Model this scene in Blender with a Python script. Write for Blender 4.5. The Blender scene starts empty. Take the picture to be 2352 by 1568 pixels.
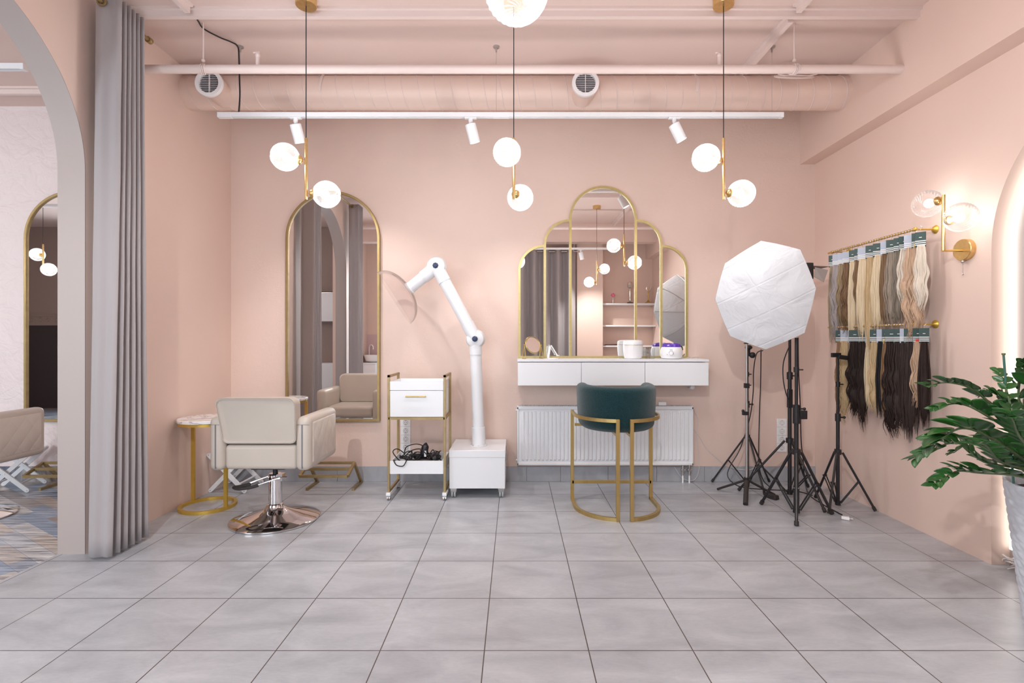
import bpy, bmesh, math, random
from mathutils import Vector, Matrix, noise
C = bpy.context.scene.collection
PI = math.pi
random.seed(7)

# ---------------------------------------------------------------- camera
H = 1.34                      # eye height
F = 1184.0                    # focal length in pixels of a 2352 px wide frame
WY = 4.882                    # the back wall
def P(x, y, d):               # a picture point at depth d
    return Vector(((x-1183)*d/F, d, H-(y-780)*d/F))
cam = bpy.data.cameras.new('camera'); co = bpy.data.objects.new('camera', cam); C.objects.link(co)
co.location = (0, 0, H); co.rotation_euler = (PI/2, 0, 0)
cam.sensor_width = 36; cam.lens = F/2352*36
cam.shift_x = -7/2352; cam.shift_y = -4/2352
cam.clip_start = 0.02
bpy.context.scene.camera = co

# ---------------------------------------------------------------- light and exposure
sc = bpy.context.scene
sc.view_settings.view_transform = 'Standard'; sc.view_settings.look = 'None'
sc.view_settings.gamma = 1; sc.view_settings.use_curve_mapping = False
sc.view_settings.exposure = 0.12
w = bpy.data.worlds.new('world'); sc.world = w; w.use_nodes = True
w.node_tree.nodes['Background'].inputs[0].default_value = (0.80, 0.90, 1.0, 1)
w.node_tree.nodes['Background'].inputs[1].default_value = 1.6
def area_light(name, loc, rot, sx, sy, e, col):
    l = bpy.data.lights.new(name, 'AREA'); l.shape = 'RECTANGLE'; l.size = sx; l.size_y = sy
    l.energy = e; l.color = col
    o = bpy.data.objects.new(name, l); C.objects.link(o); o.location = loc; o.rotation_euler = rot
    return o
# daylight lamps outside two added, unseen windows: rear wall and next room
area_light('daylight', (-1.25, -1.25, 1.75), (PI/2, 0, 0), 2.2, 2.6, 62, (0.78, 0.89, 1.0))
area_light('added_daylight_next_room', (-6.2, -1.2, 1.75), (PI/2, 0, 0), 3.4, 2.4, 230, (0.86, 0.93, 1.0))
E_GLOBE = 10.5
E_SPOT = 42
E_SCONCE = 0.8
LAMP = (0.97, 0.955, 0.95)

# ---------------------------------------------------------------- materials
def nt(name):
    m = bpy.data.materials.new(name); m.use_nodes = True
    n = m.node_tree; return m, n, n.nodes['Principled BSDF']
def setp(b, **k):
    for a, v in k.items():
        a = {'rough': 'Roughness', 'metal': 'Metallic', 'col': 'Base Color', 'spec': 'Specular IOR Level', 'trans': 'Transmission Weight',
             'sheen': 'Sheen Weight', 'coat': 'Coat Weight', 'sub': 'Subsurface Weight'}[a]
        if a == 'Base Color': v = (*v, 1)
        b.inputs[a].default_value = v
def coords(n, scale=(1, 1, 1), rot=(0, 0, 0), loc=(0, 0, 0)):
    t = n.nodes.new('ShaderNodeTexCoord'); mp = n.nodes.new('ShaderNodeMapping')
    mp.inputs['Scale'].default_value = scale; mp.inputs['Rotation'].default_value = rot; mp.inputs['Location'].default_value = loc
    n.links.new(t.outputs['Object'], mp.inputs['Vector']); return mp.outputs['Vector']
def noise_tex(n, vec, scale, detail=3, rough=0.5, dist=0):
    t = n.nodes.new('ShaderNodeTexNoise'); t.inputs['Scale'].default_value = scale; t.inputs['Detail'].default_value = detail
    t.inputs['Roughness'].default_value = rough; t.inputs['Distortion'].default_value = dist
    n.links.new(vec, t.inputs['Vector']); return t.outputs['Fac']
def ramp(n, fac, stops):
    r = n.nodes.new('ShaderNodeValToRGB'); e = r.color_ramp.elements
    while len(e) < len(stops): e.new(0.5)
    for i, (p, c) in enumerate(stops):
        e[i].position = p; e[i].color = (*c, 1) if len(c) == 3 else c
    n.links.new(fac, r.inputs[0]); return r.outputs[0]
def bump(n, b, h, strength, dist=0.01):
    u = n.nodes.new('ShaderNodeBump'); u.inputs['Strength'].default_value = strength; u.inputs['Distance'].default_value = dist
    n.links.new(h, u.inputs['Height']); n.links.new(u.outputs[0], b.inputs['Normal']); return u
def math_(n, op, a, b=None):
    m = n.nodes.new('ShaderNodeMath'); m.operation = op
    for i, v in enumerate((a, b)):
        if v is None: continue
        if isinstance(v, (int, float)): m.inputs[i].default_value = v
        else: n.links.new(v, m.inputs[i])
    return m.outputs[0]
def plain(name, col, rough=0.5, metal=0, nscale=None, nstr=0.1, ndist=0.002, **k):
    m, n, b = nt(name); setp(b, col=col, rough=rough, metal=metal, **k)
    if nscale:
        bump(n, b, noise_tex(n, coords(n), nscale), nstr, ndist)
    return m
def varied(name, c1, c2, scale, rough=0.5, metal=0, stretch=(1, 1, 1), bscale=None, bstr=0.2, bdist=0.002, **k):
    m, n, b = nt(name); setp(b, rough=rough, metal=metal, **k)
    v = coords(n, stretch)
    n.links.new(ramp(n, noise_tex(n, v, scale, 4), [(0.3, c1), (0.7, c2)]), b.inputs['Base Color'])
    if bscale: bump(n, b, noise_tex(n, v, bscale, 4), bstr, bdist)
    return m
PINK = (0.762, 0.585, 0.508)
def plaster(name, col, s1, s2, marks):
    m, n, b = nt(name); setp(b, rough=0.62, spec=0.35)
    v = coords(n)
    c2 = tuple(c*0.94 for c in col)
    n.links.new(ramp(n, noise_tex(n, v, 1.3, 4), [(0.35, col), (0.7, c2)]), b.inputs['Base Color'])
    fine = noise_tex(n, v, 26, 5, 0.6)
    st = noise_tex(n, coords(n, (1, 1, 1)), marks, 3, 0.5, 1.6)
    ridge = math_(n, 'ABSOLUTE', math_(n, 'SUBTRACT', st, 0.5))
    ridge = math_(n, 'MINIMUM', math_(n, 'MULTIPLY', ridge, 14), 1.0)
    patch = noise_tex(n, v, 1.9, 2)
    patch = math_(n, 'GREATER_THAN', patch, 0.56)
    ridge = math_(n, 'MULTIPLY', math_(n, 'SUBTRACT', 1.0, ridge), patch)
    h = math_(n, 'ADD', math_(n, 'MULTIPLY', fine, s1), math_(n, 'MULTIPLY', ridge, s2))
    bump(n, b, h, 0.42, 0.006)
    return m
M = {}
M['wall'] = plaster('pink_plaster', PINK, 0.5, 0.22, 11)
M['smooth_wall'] = varied('pink_paint', PINK, tuple(c*0.97 for c in PINK), 1.5, rough=0.6, bscale=60, bstr=0.12, bdist=0.001, spec=0.35)
M['duct'] = plain('pink_duct_paint', PINK, 0.5, nscale=30, nstr=0.06)
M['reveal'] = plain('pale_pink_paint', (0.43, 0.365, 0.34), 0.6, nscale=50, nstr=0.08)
M['ceiling'] = varied('ceiling_pink', (0.72, 0.565, 0.515), (0.69, 0.535, 0.48), 0.9, rough=0.75, bscale=14, bstr=0.15, bdist=0.003)
M['pipe'] = plain('pale_pink_enamel', (0.75, 0.62, 0.58), 0.42, nscale=20, nstr=0.05)
def trowel():
    m, n, b = nt('coarse_white_plaster'); setp(b, rough=0.6, col=(0.74, 0.64, 0.63))
    v = coords(n, (1, 1, 1))
    a = noise_tex(n, v, 4.0, 5, 0.6, 1.2)
    vo = n.nodes.new('ShaderNodeTexVoronoi'); vo.inputs['Scale'].default_value = 5.5; vo.feature = 'DISTANCE_TO_EDGE'
    mx = n.nodes.new('ShaderNodeVectorMath'); mx.operation = 'ADD'
    nn = n.nodes.new('ShaderNodeTexNoise'); nn.inputs['Scale'].default_value = 2.2; n.links.new(v, nn.inputs['Vector'])
    n.links.new(v, mx.inputs[0]); n.links.new(nn.outputs['Color'], mx.inputs[1]); n.links.new(mx.outputs[0], vo.inputs['Vector'])
    e = math_(n, 'MINIMUM', math_(n, 'MULTIPLY', vo.outputs['Distance'], 7), 1.0)
    ridge = math_(n, 'MULTIPLY', a, 2.2)
    bump(n, b, math_(n, 'ADD', math_(n, 'MULTIPLY', e, 0.18), ridge), 0.6, 0.02)
    return m
M['trowel'] = trowel()
def tile_floor():
    m, n, b = nt('grey_porcelain_tiles')
    T = 0.4497
    v = coords(n, loc=(0.132+10*T, -3.123+20*T, 0))
    br = n.nodes.new('ShaderNodeTexBrick'); br.offset = 0; br.squash = 1
    br.inputs['Scale'].default_value = 1; br.inputs['Brick Width'].default_value = T; br.inputs['Row Height'].default_value = T
    br.inputs['Mortar Size'].default_value = 0.0024; br.inputs['Mortar Smooth'].default_value = 0.0
    n.links.new(v, br.inputs['Vector'])
    base = ramp(n, noise_tex(n, coords(n, (1, 2.3, 1), loc=(3.3, 5.1, 0.37)), 2.4, 5, 0.58, 0.7), [(0.28, (0.35, 0.358, 0.385)), (0.5, (0.43, 0.442, 0.472)), (0.72, (0.515, 0.527, 0.555))])
    fine = ramp(n, noise_tex(n, coords(n, (1, 3, 1), loc=(3.3, 5.1, 0.37)), 30, 5, 0.7), [(0.3, (0.93, 0.93, 0.93)), (0.7, (1.04, 1.04, 1.04))])
    mu = n.nodes.new('ShaderNodeMix'); mu.data_type = 'RGBA'; mu.blend_type = 'MULTIPLY'; mu.inputs[0].default_value = 1
    n.links.new(base, mu.inputs[6]); n.links.new(fine, mu.inputs[7])
    br.inputs['Color1'].default_value = (1, 1, 1, 1); br.inputs['Color2'].default_value = (0.93, 0.93, 0.93, 1)
    mu2 = n.nodes.new('ShaderNodeMix'); mu2.data_type = 'RGBA'; mu2.blend_type = 'MULTIPLY'; mu2.inputs[0].default_value = 1
    n.links.new(mu.outputs[2], mu2.inputs[6]); n.links.new(br.outputs['Color'], mu2.inputs[7])
    mo = n.nodes.new('ShaderNodeMix'); mo.data_type = 'RGBA'
    n.links.new(br.outputs['Fac'], mo.inputs[0]); n.links.new(mu2.outputs[2], mo.inputs[6]); mo.inputs[7].default_value = (0.075, 0.058, 0.05, 1)
    n.links.new(mo.outputs[2], b.inputs['Base Color'])
    setp(b, rough=0.31, spec=0.5)
    bump(n, b, math_(n, 'SUBTRACT', 1.0, br.outputs['Fac']), 0.5, 0.001)
    return m
M['floor'] = tile_floor()
def wood_floor():
    m, n, b = nt('patchwork_wood_tiles')
    v = coords(n, rot=(0, 0, math.radians(32)), loc=(20, 20, 0))
    br = n.nodes.new('ShaderNodeTexBrick'); br.offset = 0.37
    br.inputs['Scale'].default_value = 1; br.inputs['Brick Width'].default_value = 0.42; br.inputs['Row Height'].default_value = 0.105
    br.inputs['Mortar Size'].default_value = 0.001
    br.inputs['Color1'].default_value = (0, 0, 0, 1); br.inputs['Color2'].default_value = (1, 1, 1, 1)
    n.links.new(v, br.inputs['Vector'])
    tone = ramp(n, br.outputs['Color'], [(0.0, (0.13, 0.19, 0.29)), (0.25, (0.30, 0.37, 0.47)), (0.45, (0.52, 0.50, 0.48)), (0.6, (0.24, 0.30, 0.40)), (0.8, (0.50, 0.44, 0.39)), (1.0, (0.22, 0.18, 0.17))])
    g = noise_tex(n, coords(n, (2, 26, 1), rot=(0, 0, math.radians(32))), 1.6, 6, 0.6, 0.8)
    grain = ramp(n, g, [(0.36, (0.35, 0.37, 0.42)), (0.5, (0.95, 0.95, 0.96)), (0.64, (1.55, 1.5, 1.42))])
    mu = n.nodes.new('ShaderNodeMix'); mu.data_type = 'RGBA'; mu.blend_type = 'MULTIPLY'; mu.inputs[0].default_value = 1
    n.links.new(tone, mu.inputs[6]); n.links.new(grain, mu.inputs[7]); n.links.new(mu.outputs[2], b.inputs['Base Color'])
    setp(b, rough=0.3)
    return m
M['wood_floor'] = wood_floor()
def tile_base():
    m, n, b = nt('grey_skirting_tile'); setp(b, rough=0.35)
    n.links.new(ramp(n, noise_tex(n, coords(n, (2, 1, 1)), 5, 5, 0.6), [(0.3, (0.33, 0.335, 0.36)), (0.7, (0.43, 0.435, 0.46))]), b.inputs['Base Color'])
    return m
M['skirting'] = tile_base()
M['taupe'] = plain('taupe_paint', (0.33, 0.245, 0.215), 0.6, nscale=40, nstr=0.1)
M['dark_tile'] = plain('dark_brown_tile', (0.05, 0.038, 0.04), 0.35)
M['mauve_tile'] = plain('mauve_tile', (0.62, 0.45, 0.46), 0.3)
M['white'] = plain('white_lacquer', (0.80, 0.81, 0.83), 0.35)
M['white_matt'] = plain('white_metal_paint', (0.76, 0.765, 0.785), 0.4)
M['white_plastic'] = plain('white_plastic', (0.86, 0.85, 0.86), 0.25)
M['gold'] = varied('brushed_gold', (0.50, 0.355, 0.13), (0.56, 0.41, 0.17), 30, rough=0.36, metal=0.85, stretch=(1, 1, 0.1))
M['gold_olive'] = varied('satin_olive_gold', (0.50, 0.40, 0.17), (0.56, 0.46, 0.21), 30, rough=0.4, metal=0.65)
M['gold_dark'] = varied('antique_gold_paint', (0.33, 0.235, 0.11), (0.40, 0.29, 0.14), 20, rough=0.42, metal=0.7)
M['gold_bright'] = varied('bright_gold_paint', (0.60, 0.38, 0.06), (0.66, 0.43, 0.09), 20, rough=0.38, metal=0.6)
M['brass'] = varied('brass', (0.66, 0.44, 0.17), (0.74, 0.52, 0.24), 40, rough=0.28, metal=0.95)
M['chrome'] = plain('chrome', (0.78, 0.74, 0.74), 0.06, 1)
M['steel'] = plain('grey_steel', (0.5, 0.48, 0.47), 0.3, 0.9)
M['black'] = plain('black_metal', (0.016, 0.014, 0.016), 0.4)
M['rubber'] = plain('black_rubber', (0.03, 0.024, 0.022), 0.7)
M['cable'] = plain('black_cable', (0.012, 0.01, 0.012), 0.4)
M['white_cable'] = plain('white_cable', (0.7, 0.66, 0.64), 0.45)
M['mirror'] = plain('mirror_glass', (0.95, 0.95, 0.94), 0.0, 1)
M['leather'] = varied('cream_leather', (0.50, 0.435, 0.375), (0.54, 0.47, 0.41), 3, rough=0.42, bscale=220, bstr=0.12, bdist=0.0008, spec=0.4)
def quilt():
    m, n, b = nt('quilted_cream_leather'); setp(b, rough=0.42, col=(0.60, 0.53, 0.465))
    v = coords(n); s = n.nodes.new('ShaderNodeSeparateXYZ'); n.links.new(v, s.inputs[0])
    y, z = s.outputs[1], math_(n, 'MULTIPLY', s.outputs[2], 0.85)
    hs = []
    for op in ('ADD', 'SUBTRACT'):
        a = math_(n, 'MULTIPLY', math_(n, op, y, z), 1/0.125)
        p = math_(n, 'PINGPONG', math_(n, 'ADD', a, 50), 0.5)
        hs.append(math_(n, 'POWER', math_(n, 'MULTIPLY', p, 2), 0.45))
    bump(n, b, math_(n, 'MULTIPLY', hs[0], hs[1]), 0.55, 0.008)
    return m
M['quilt'] = quilt()
def curtain_mat(name, c):
    m, n, b = nt(name); setp(b, rough=0.8, col=c, sheen=0.3, spec=0.2)
    bump(n, b, noise_tex(n, coords(n, (1, 1, 1)), 500, 2), 0.15, 0.0006)
    return m
M['curtain'] = curtain_mat('greige_curtain_cloth', (0.36, 0.322, 0.322))
def boucle():
    m, n, b = nt('teal_boucle'); setp(b, rough=0.95, sheen=0.35, spec=0.1)
    v = coords(n)
    n.links.new(ramp(n, noise_tex(n, v, 160, 3, 0.7), [(0.35, (0.004, 0.024, 0.029)), (0.7, (0.012, 0.052, 0.059))]), b.inputs['Base Color'])
    vo = n.nodes.new('ShaderNodeTexVoronoi'); vo.inputs['Scale'].default_value = 330; n.links.new(v, vo.inputs['Vector'])
    bump(n, b, vo.outputs['Distance'], 0.7, 0.0022)
    return m
M['boucle'] = boucle()
def marble():
    m, n, b = nt('white_marble'); setp(b, rough=0.15)
    v = coords(n)
    f = noise_tex(n, v, 4, 6, 0.6, 1.5)
    r = math_(n, 'MINIMUM', math_(n, 'MULTIPLY', math_(n, 'ABSOLUTE', math_(n, 'SUBTRACT', f, 0.5)), 22), 1.0)
    n.links.new(ramp(n, r, [(0.0, (0.36, 0.33, 0.33)), (0.5, (0.72, 0.70, 0.70)), (1.0, (0.84, 0.82, 0.82))]), b.inputs['Base Color'])
    return m
M['marble'] = marble()
def emit(name, col, s):
    m = bpy.data.materials.new(name); m.use_nodes = True; n = m.node_tree
    n.nodes.remove(n.nodes['Principled BSDF']); e = n.nodes.new('ShaderNodeEmission')
    e.inputs[0].default_value = (*col, 1); e.inputs[1].default_value = s
    n.links.new(e.outputs[0], n.nodes['Material Output'].inputs[0]); return m
M['bulb'] = emit('lit_bulb', (1, 0.97, 0.93), 14)
M['led'] = emit('led_strip', (1, 0.96, 0.90), 4)
M['lens'] = emit('lit_lens', (1, 0.97, 0.93), 6)
def thin_glass(name, tint, trans, milky, rough=0.05, gl=None):
    # clear thin wall: mostly see-through, a glossy skin and a little scattered light
    m = bpy.data.materials.new(name); m.use_nodes = True; n = m.node_tree
    n.nodes.remove(n.nodes['Principled BSDF']); out = n.nodes['Material Output']
    t = n.nodes.new('ShaderNodeBsdfTransparent'); t.inputs[0].default_value = (*tint, 1)
    d = n.nodes.new('ShaderNodeBsdfTranslucent'); d.inputs[0].default_value = (0.95, 0.95, 0.95, 1)
    g = n.nodes.new('ShaderNodeBsdfGlossy'); g.inputs['Roughness'].default_value = rough
    m1 = n.nodes.new('ShaderNodeMixShader'); m1.inputs[0].default_value = milky
    n.links.new(t.outputs[0], m1.inputs[1]); n.links.new(d.outputs[0], m1.inputs[2])
    fr = n.nodes.new('ShaderNodeLayerWeight'); fr.inputs[0].default_value = 0.12 if gl is None else gl
    m2 = n.nodes.new('ShaderNodeMixShader')
    n.links.new(math_(n, 'MULTIPLY', fr.outputs['Fresnel'], 0.75), m2.inputs[0])
    n.links.new(m1.outputs[0], m2.inputs[1]); n.links.new(g.outputs[0], m2.inputs[2])
    n.links.new(m2.outputs[0], out.inputs[0]); return m
M['globe'] = thin_glass('cut_glass', (0.97, 0.96, 0.96), 1, 0.035, 0.22, 0.18)
M['dome'] = thin_glass('clear_acrylic', (0.97, 0.95, 0.95), 1, 0.05, 0.03, 0.10)
M['pane'] = thin_glass('window_glass', (0.97, 0.98, 0.98), 1, 0.0, 0.0, 0.1)
M['tumbler'] = thin_glass('clear_tumbler', (0.96, 0.97, 0.97), 1, 0.08, 0.05, 0.1)
def softcloth():
    m, n, b = nt('white_diffuser_cloth'); setp(b, rough=0.7, col=(0.62, 0.635, 0.665), sheen=0.1)
    v = coords(n, (1, 1, 1), rot=(0, math.radians(28), 0)); s = n.nodes.new('ShaderNodeSeparateXYZ'); n.links.new(v, s.inputs[0])
    hs = None
    for k, p in ((0, 0.21), (2, 0.105)):
        a = math_(n, 'PINGPONG', math_(n, 'ADD', s.outputs[k], 5.03), p)
        a = math_(n, 'MINIMUM', math_(n, 'MULTIPLY', a, 120), 1.0)
        hs = a if hs is None else math_(n, 'MULTIPLY', hs, a)
    wr = noise_tex(n, coords(n, (1, 1, 1)), 7, 3, 0.5, 1.0)
    bump(n, b, math_(n, 'ADD', math_(n, 'MULTIPLY', hs, 0.3), math_(n, 'MULTIPLY', wr, 2.2)), 0.45, 0.012)
    return m
M['softcloth'] = softcloth()
M['leaf'] = varied('glossy_leaf', (0.012, 0.058, 0.014), (0.032, 0.14, 0.024), 7, rough=0.28)
M['stem'] = plain('green_stem', (0.09, 0.14, 0.06), 0.5)
M['soil'] = varied('soil', (0.02, 0.014, 0.01), (0.05, 0.035, 0.03), 60, rough=0.9, bscale=60, bstr=1, bdist=0.01)
M['pot'] = plain('pale_grey_plastic', (0.66, 0.70, 0.77), 0.4)
M['knob'] = plain('dark_blue_knob', (0.02, 0.035, 0.085), 0.4)
M['purple'] = plain('purple_plastic', (0.10, 0.035, 0.42), 0.2)
M['rose'] = plain('pink_ball', (0.75, 0.17, 0.30), 0.3)
M['silver'] = plain('silver_plastic', (0.75, 0.68, 0.62), 0.15, 0.9)
M['card'] = plain('dark_green_card', (0.020, 0.055, 0.048), 0.5)
M['card_grey'] = plain('pale_blue_card', (0.42, 0.46, 0.55), 0.5)
M['stripe'] = plain('white_print', (0.8, 0.8, 0.8), 0.5)
M['yellow'] = plain('yellow_sticker', (0.75, 0.55, 0.16), 0.5)
M['red'] = plain('red_plastic', (0.7, 0.03, 0.03), 0.4)
M['barndoor'] = plain('taupe_flap', (0.24, 0.20, 0.18), 0.5)
M['burgundy'] = plain('burgundy_cloth', (0.06, 0.015, 0.02), 0.8)
M['grey_slot'] = plain('dark_recess', (0.10, 0.09, 0.10), 0.6)
M['slot_grey'] = plain('socket_grey', (0.33, 0.31, 0.32), 0.5)
M['zip'] = plain('grey_zip', (0.16, 0.155, 0.165), 0.5)
M['caster'] = plain('grey_caster', (0.36, 0.38, 0.38), 0.4)
def hair_mat(name, c1, c2):
    m, n, b = nt(name); setp(b, rough=0.45, spec=0.25)
    v = coords(n, (1, 1, 0.035))
    n.links.new(ramp(n, noise_tex(n, v, 210, 3, 0.6), [(0.3, c1), (0.7, c2)]), b.inputs['Base Color'])
    bump(n, b, noise_tex(n, v, 260, 3, 0.6), 0.8, 0.004)
    return m

# ---------------------------------------------------------------- mesh builder
class B:
    def __init__(s): s.bm = bmesh.new()
    def box(s, x0, x1, y0, y1, z0, z1):
        v = [s.bm.verts.new((x, y, z)) for x in (x0, x1) for y in (y0, y1) for z in (z0, z1)]
        for f in ((0, 1, 3, 2), (4, 6, 7, 5), (0, 4, 5, 1), (2, 3, 7, 6), (0, 2, 6, 4), (1, 5, 7, 3)):
            s.bm.faces.new([v[i] for i in f])
        return s
    def hexa(s, pts):       # 4 bottom points, 4 top points
        v = [s.bm.verts.new(p) for p in pts]
        for f in ((3, 2, 1, 0), (4, 5, 6, 7), (0, 1, 5, 4), (1, 2, 6, 5), (2, 3, 7, 6), (3, 0, 4, 7)):
            s.bm.faces.new([v[i] for i in f])
        return s
    def rings(s, rings, cap=True, closed=True):
        R = [[s.bm.verts.new(p) for p in r] for r in rings]
        n = len(R[0])
        for a, b in zip(R, R[1:]):
            for i in range(n if closed else n-1):
                j = (i+1) % n
                s.bm.faces.new((a[i], a[j], b[j], b[i]))
        if cap and closed:
            s.bm.faces.new(R[0][::-1]); s.bm.faces.new(R[-1])
        return s
    def tube(s, path, r, n=10, cap=True, rads=None):
        path = [Vector(p) for p in path]; m = len(path)
        rr = rads or [r]*m
        t0 = (path[1]-path[0]).normalized()
        up = Vector((0, 0, 1)) if abs(t0.z) < 0.9 else Vector((1, 0, 0))
        u = t0.cross(up).normalized(); out = []
        for i in range(m):
            t = (path[min(i+1, m-1)]-path[max(i-1, 0)])
            if t.length < 1e-9: t = t0
            t.normalize()
            u = (u-t*u.dot(t)).normalized(); v = t.cross(u)
            k = 1.0
            out.append([path[i]+(u*math.cos(2*PI*j/n)+v*math.sin(2*PI*j/n))*rr[i]*k for j in range(n)])
        return s.rings(out, cap)
    def rect(s, path, w, h, up=(0, 0, 1), closed=False):   # a square bar swept along a path; w across, h along up
        path = [Vector(p) for p in path]; up = Vector(up); m = len(path); out = []
        for i in range(m):
            if closed:
                a, b = (path[i]-path[i-1]).normalized(), (path[(i+1) % m]-path[i]).normalized()
            else:
                a = (path[i]-path[max(i-1, 0)]); b = (path[min(i+1, m-1)]-path[i])
                a = (a if a.length > 1e-9 else b).normalized(); b = (b if b.length > 1e-9 else a).normalized()
            t = (a+b).normalized(); k = 1/max(0.35, t.dot(a))
            sd = t.cross(up)
            if sd.length < 1e-4: sd = Vector((1, 0, 0))
            sd.normalize(); uu = sd.cross(t).normalized()
            # mitre along whichever direction bends
            bend = (b-a)
            ks = k if abs(bend.dot(sd)) > abs(bend.dot(uu)) else 1
            ku = k if abs(bend.dot(uu)) >= abs(bend.dot(sd)) else 1
            out.append([path[i]+sd*w/2*ks*p+uu*h/2*ku*q for p, q in ((-1, -1), (1, -1), (1, 1), (-1, 1))])
        if closed:
            out.append(out[0]); return s.rings(out, False)
        return s.rings(out)
    def bar(s, p, q, w, h=None, up=(0, 0, 1)):
        p, q = Vector(p), Vector(q)
        if abs((q-p).normalized().dot(Vector(up))) > 0.98: up = (0, 1, 0)
        return s.rect([p, q], w, h or w, up)
    def lathe(s, prof, n=32, c=(0, 0, 0), axis=(0, 0, 1), cap=True, sx=1, sy=1):
        c = Vector(c); q = Vector((0, 0, 1)).rotation_difference(Vector(axis).normalized())
        out = [[c+q @ Vector((r*sx*math.cos(2*PI*j/n), r*sy*math.sin(2*PI*j/n), z)) for j in range(n)] for r, z in prof]
        return s.rings(out, cap)
    def cyl(s, p, q, r, n=20, r2=None): return s.tube([p, q], r, n, True, [r, r if r2 is None else r2])
    def ball(s, c, r, n=20, m=12, sc=(1, 1, 1)):
        c = Vector(c)
        out = [[c+Vector((r*sc[0]*math.sin(PI*i/m)*math.cos(2*PI*j/n), r*sc[1]*math.sin(PI*i/m)*math.sin(2*PI*j/n), -r*sc[2]*math.cos(PI*i/m))) for j in range(n)]
               for i in range(1, m)]
        s.rings(out, True); return s
    def prism(s, pts, a0, a1, axis='x'):   # flat outline (2D) extruded along an axis
        def mk(p, a):
            return {'x': (a, p[0], p[1]), 'y': (p[0], a, p[1]), 'z': (p[0], p[1], a)}[axis]
        return s.rings([[mk(p, a0) for p in pts], [mk(p, a1) for p in pts]])
    def band(s, outer, inner, a0, a1, axis='y'):  # closed frame between two outlines of equal count
        def mk(p, a):
            return {'x': (a, p[0], p[1]), 'y': (p[0], a, p[1]), 'z': (p[0], p[1], a)}[axis]
        R = [[mk(p, a0) for p in outer], [mk(p, a0) for p in inner], [mk(p, a1) for p in inner], [mk(p, a1) for p in outer]]
        R = [[s.bm.verts.new(p) for p in r] for r in R]; n = len(outer)
        for k in range(4):
            a, b = R[k], R[(k+1) % 4]
            for i in range(n):
                j = (i+1) % n; s.bm.faces.new((a[i], a[j], b[j], b[i]))
        return s
    def build(s, name, mat, parent=None, bevel=0, seg=2, sharp=35, flat=False, sub=0, solid=0):
        bmesh.ops.recalc_face_normals(s.bm, faces=s.bm.faces)
        for e in s.bm.edges:
            if len(e.link_faces) == 2:
                try: e.smooth = e.calc_face_angle() < math.radians(sharp)
                except ValueError: pass
        for f in s.bm.faces: f.smooth = not flat
        me = bpy.data.meshes.new(name); s.bm.to_mesh(me); s.bm.free()
        me.materials.append(M[mat] if isinstance(mat, str) else mat)
        o = bpy.data.objects.new(name, me); C.objects.link(o)
        if parent: o.parent = parent
        if solid:
            k = o.modifiers.new('solid', 'SOLIDIFY'); k.thickness = solid; k.offset = 0
        if bevel:
            k = o.modifiers.new('bevel', 'BEVEL'); k.width = bevel; k.segments = seg; k.limit_method = 'ANGLE'; k.angle_limit = math.radians(40)
            k.harden_normals = False
        if sub:
            k = o.modifiers.new('sub', 'SUBSURF'); k.levels = sub; k.render_levels = sub
        return o
def thing(name, label, cat, loc=(0, 0, 0), rz=0, group=None):
    o = bpy.data.objects.new(name, None); C.objects.link(o); o.empty_display_size = 0.1
    o.location = loc; o.rotation_euler = (0, 0, rz); o['label'] = label; o['category'] = cat
    if group: o['group'] = group
    return o
def tag(o, label, cat, group=None, kind=None):
    o['label'] = label; o['category'] = cat
    if group: o['group'] = group
    if kind: o['kind'] = kind
    return o
def struct(o): o['kind'] = 'structure'; return o
def dup(root, loc, rz=None, label=None, group=None):
    r = root.copy(); C.objects.link(r); r.location = loc
    if rz is not None: r.rotation_euler = (0, 0, rz)
    if label: r['label'] = label
    if group: r['group'] = group
    for ch in list(root.children):
        c = ch.copy(); C.objects.link(c); c.parent = r
        for g in ch.children:
            d = g.copy(); C.objects.link(d); d.parent = c
    return r
def arc(cx, cy, r, a0, a1, n):
    return [(cx+r*math.cos(math.radians(a0+(a1-a0)*i/n)), cy+r*math.sin(math.radians(a0+(a1-a0)*i/n))) for i in range(n+1)]
def spline(pts, n=8):
    pts = [Vector(p) for p in pts]; out = []
    for i in range(len(pts)-1):
        p0, p1, p2, p3 = pts[max(i-1, 0)], pts[i], pts[i+1], pts[min(i+2, len(pts)-1)]
        for k in range(n):
            t = k/n
            out.append(0.5*((2*p1)+(p2-p0)*t+(2*p0-5*p1+4*p2-p3)*t*t+(3*p1-p0-3*p2+p3)*t**3))
    out.append(pts[-1]); return out

# ================================================================ THE SETTING
XL, XR = -2.69, 2.84          # side walls
ZC = 3.55                     # ceiling
YR = -0.93                    # rear wall, behind the camera
XB = 2.70                     # face of the downstand beam on the right
ARCH_Y0, ARCH_Y1, ARCH_Z, ARCH_R = 1.487, 3.227, 2.395, 0.87
struct(B().box(-2.86, 3.2, YR-0.2, WY+0.12, -0.12, 0).build('floor', 'floor'))
struct(B().box(-10.2, -2.86, -1.2, WY+0.12, -0.12, 0).build('floor', 'wood_floor'))
struct(B().box(-10.2, 3.2, -1.3, WY+0.12, ZC, ZC+0.15).build('ceiling', 'ceiling'))
struct(B().box(-2.86, 3.0, WY, WY+0.12, 0, ZC).build('wall_back', 'wall'))
struct(B().box(-10.2, -2.86, WY, WY+0.12, 0, ZC).build('wall_back_next_room', 'trowel'))
o = [(0.8, 0), (ARCH_Y0, 0)] + arc((ARCH_Y0+ARCH_Y1)/2, ARCH_Z, ARCH_R, 180, 0, 48) + [(ARCH_Y1, 0), (WY, 0), (WY, ZC), (0.8, ZC)]
wl = struct(B().prism(o, XL-0.17, XL, 'x').build('wall_left', 'smooth_wall', sharp=25))
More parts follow.
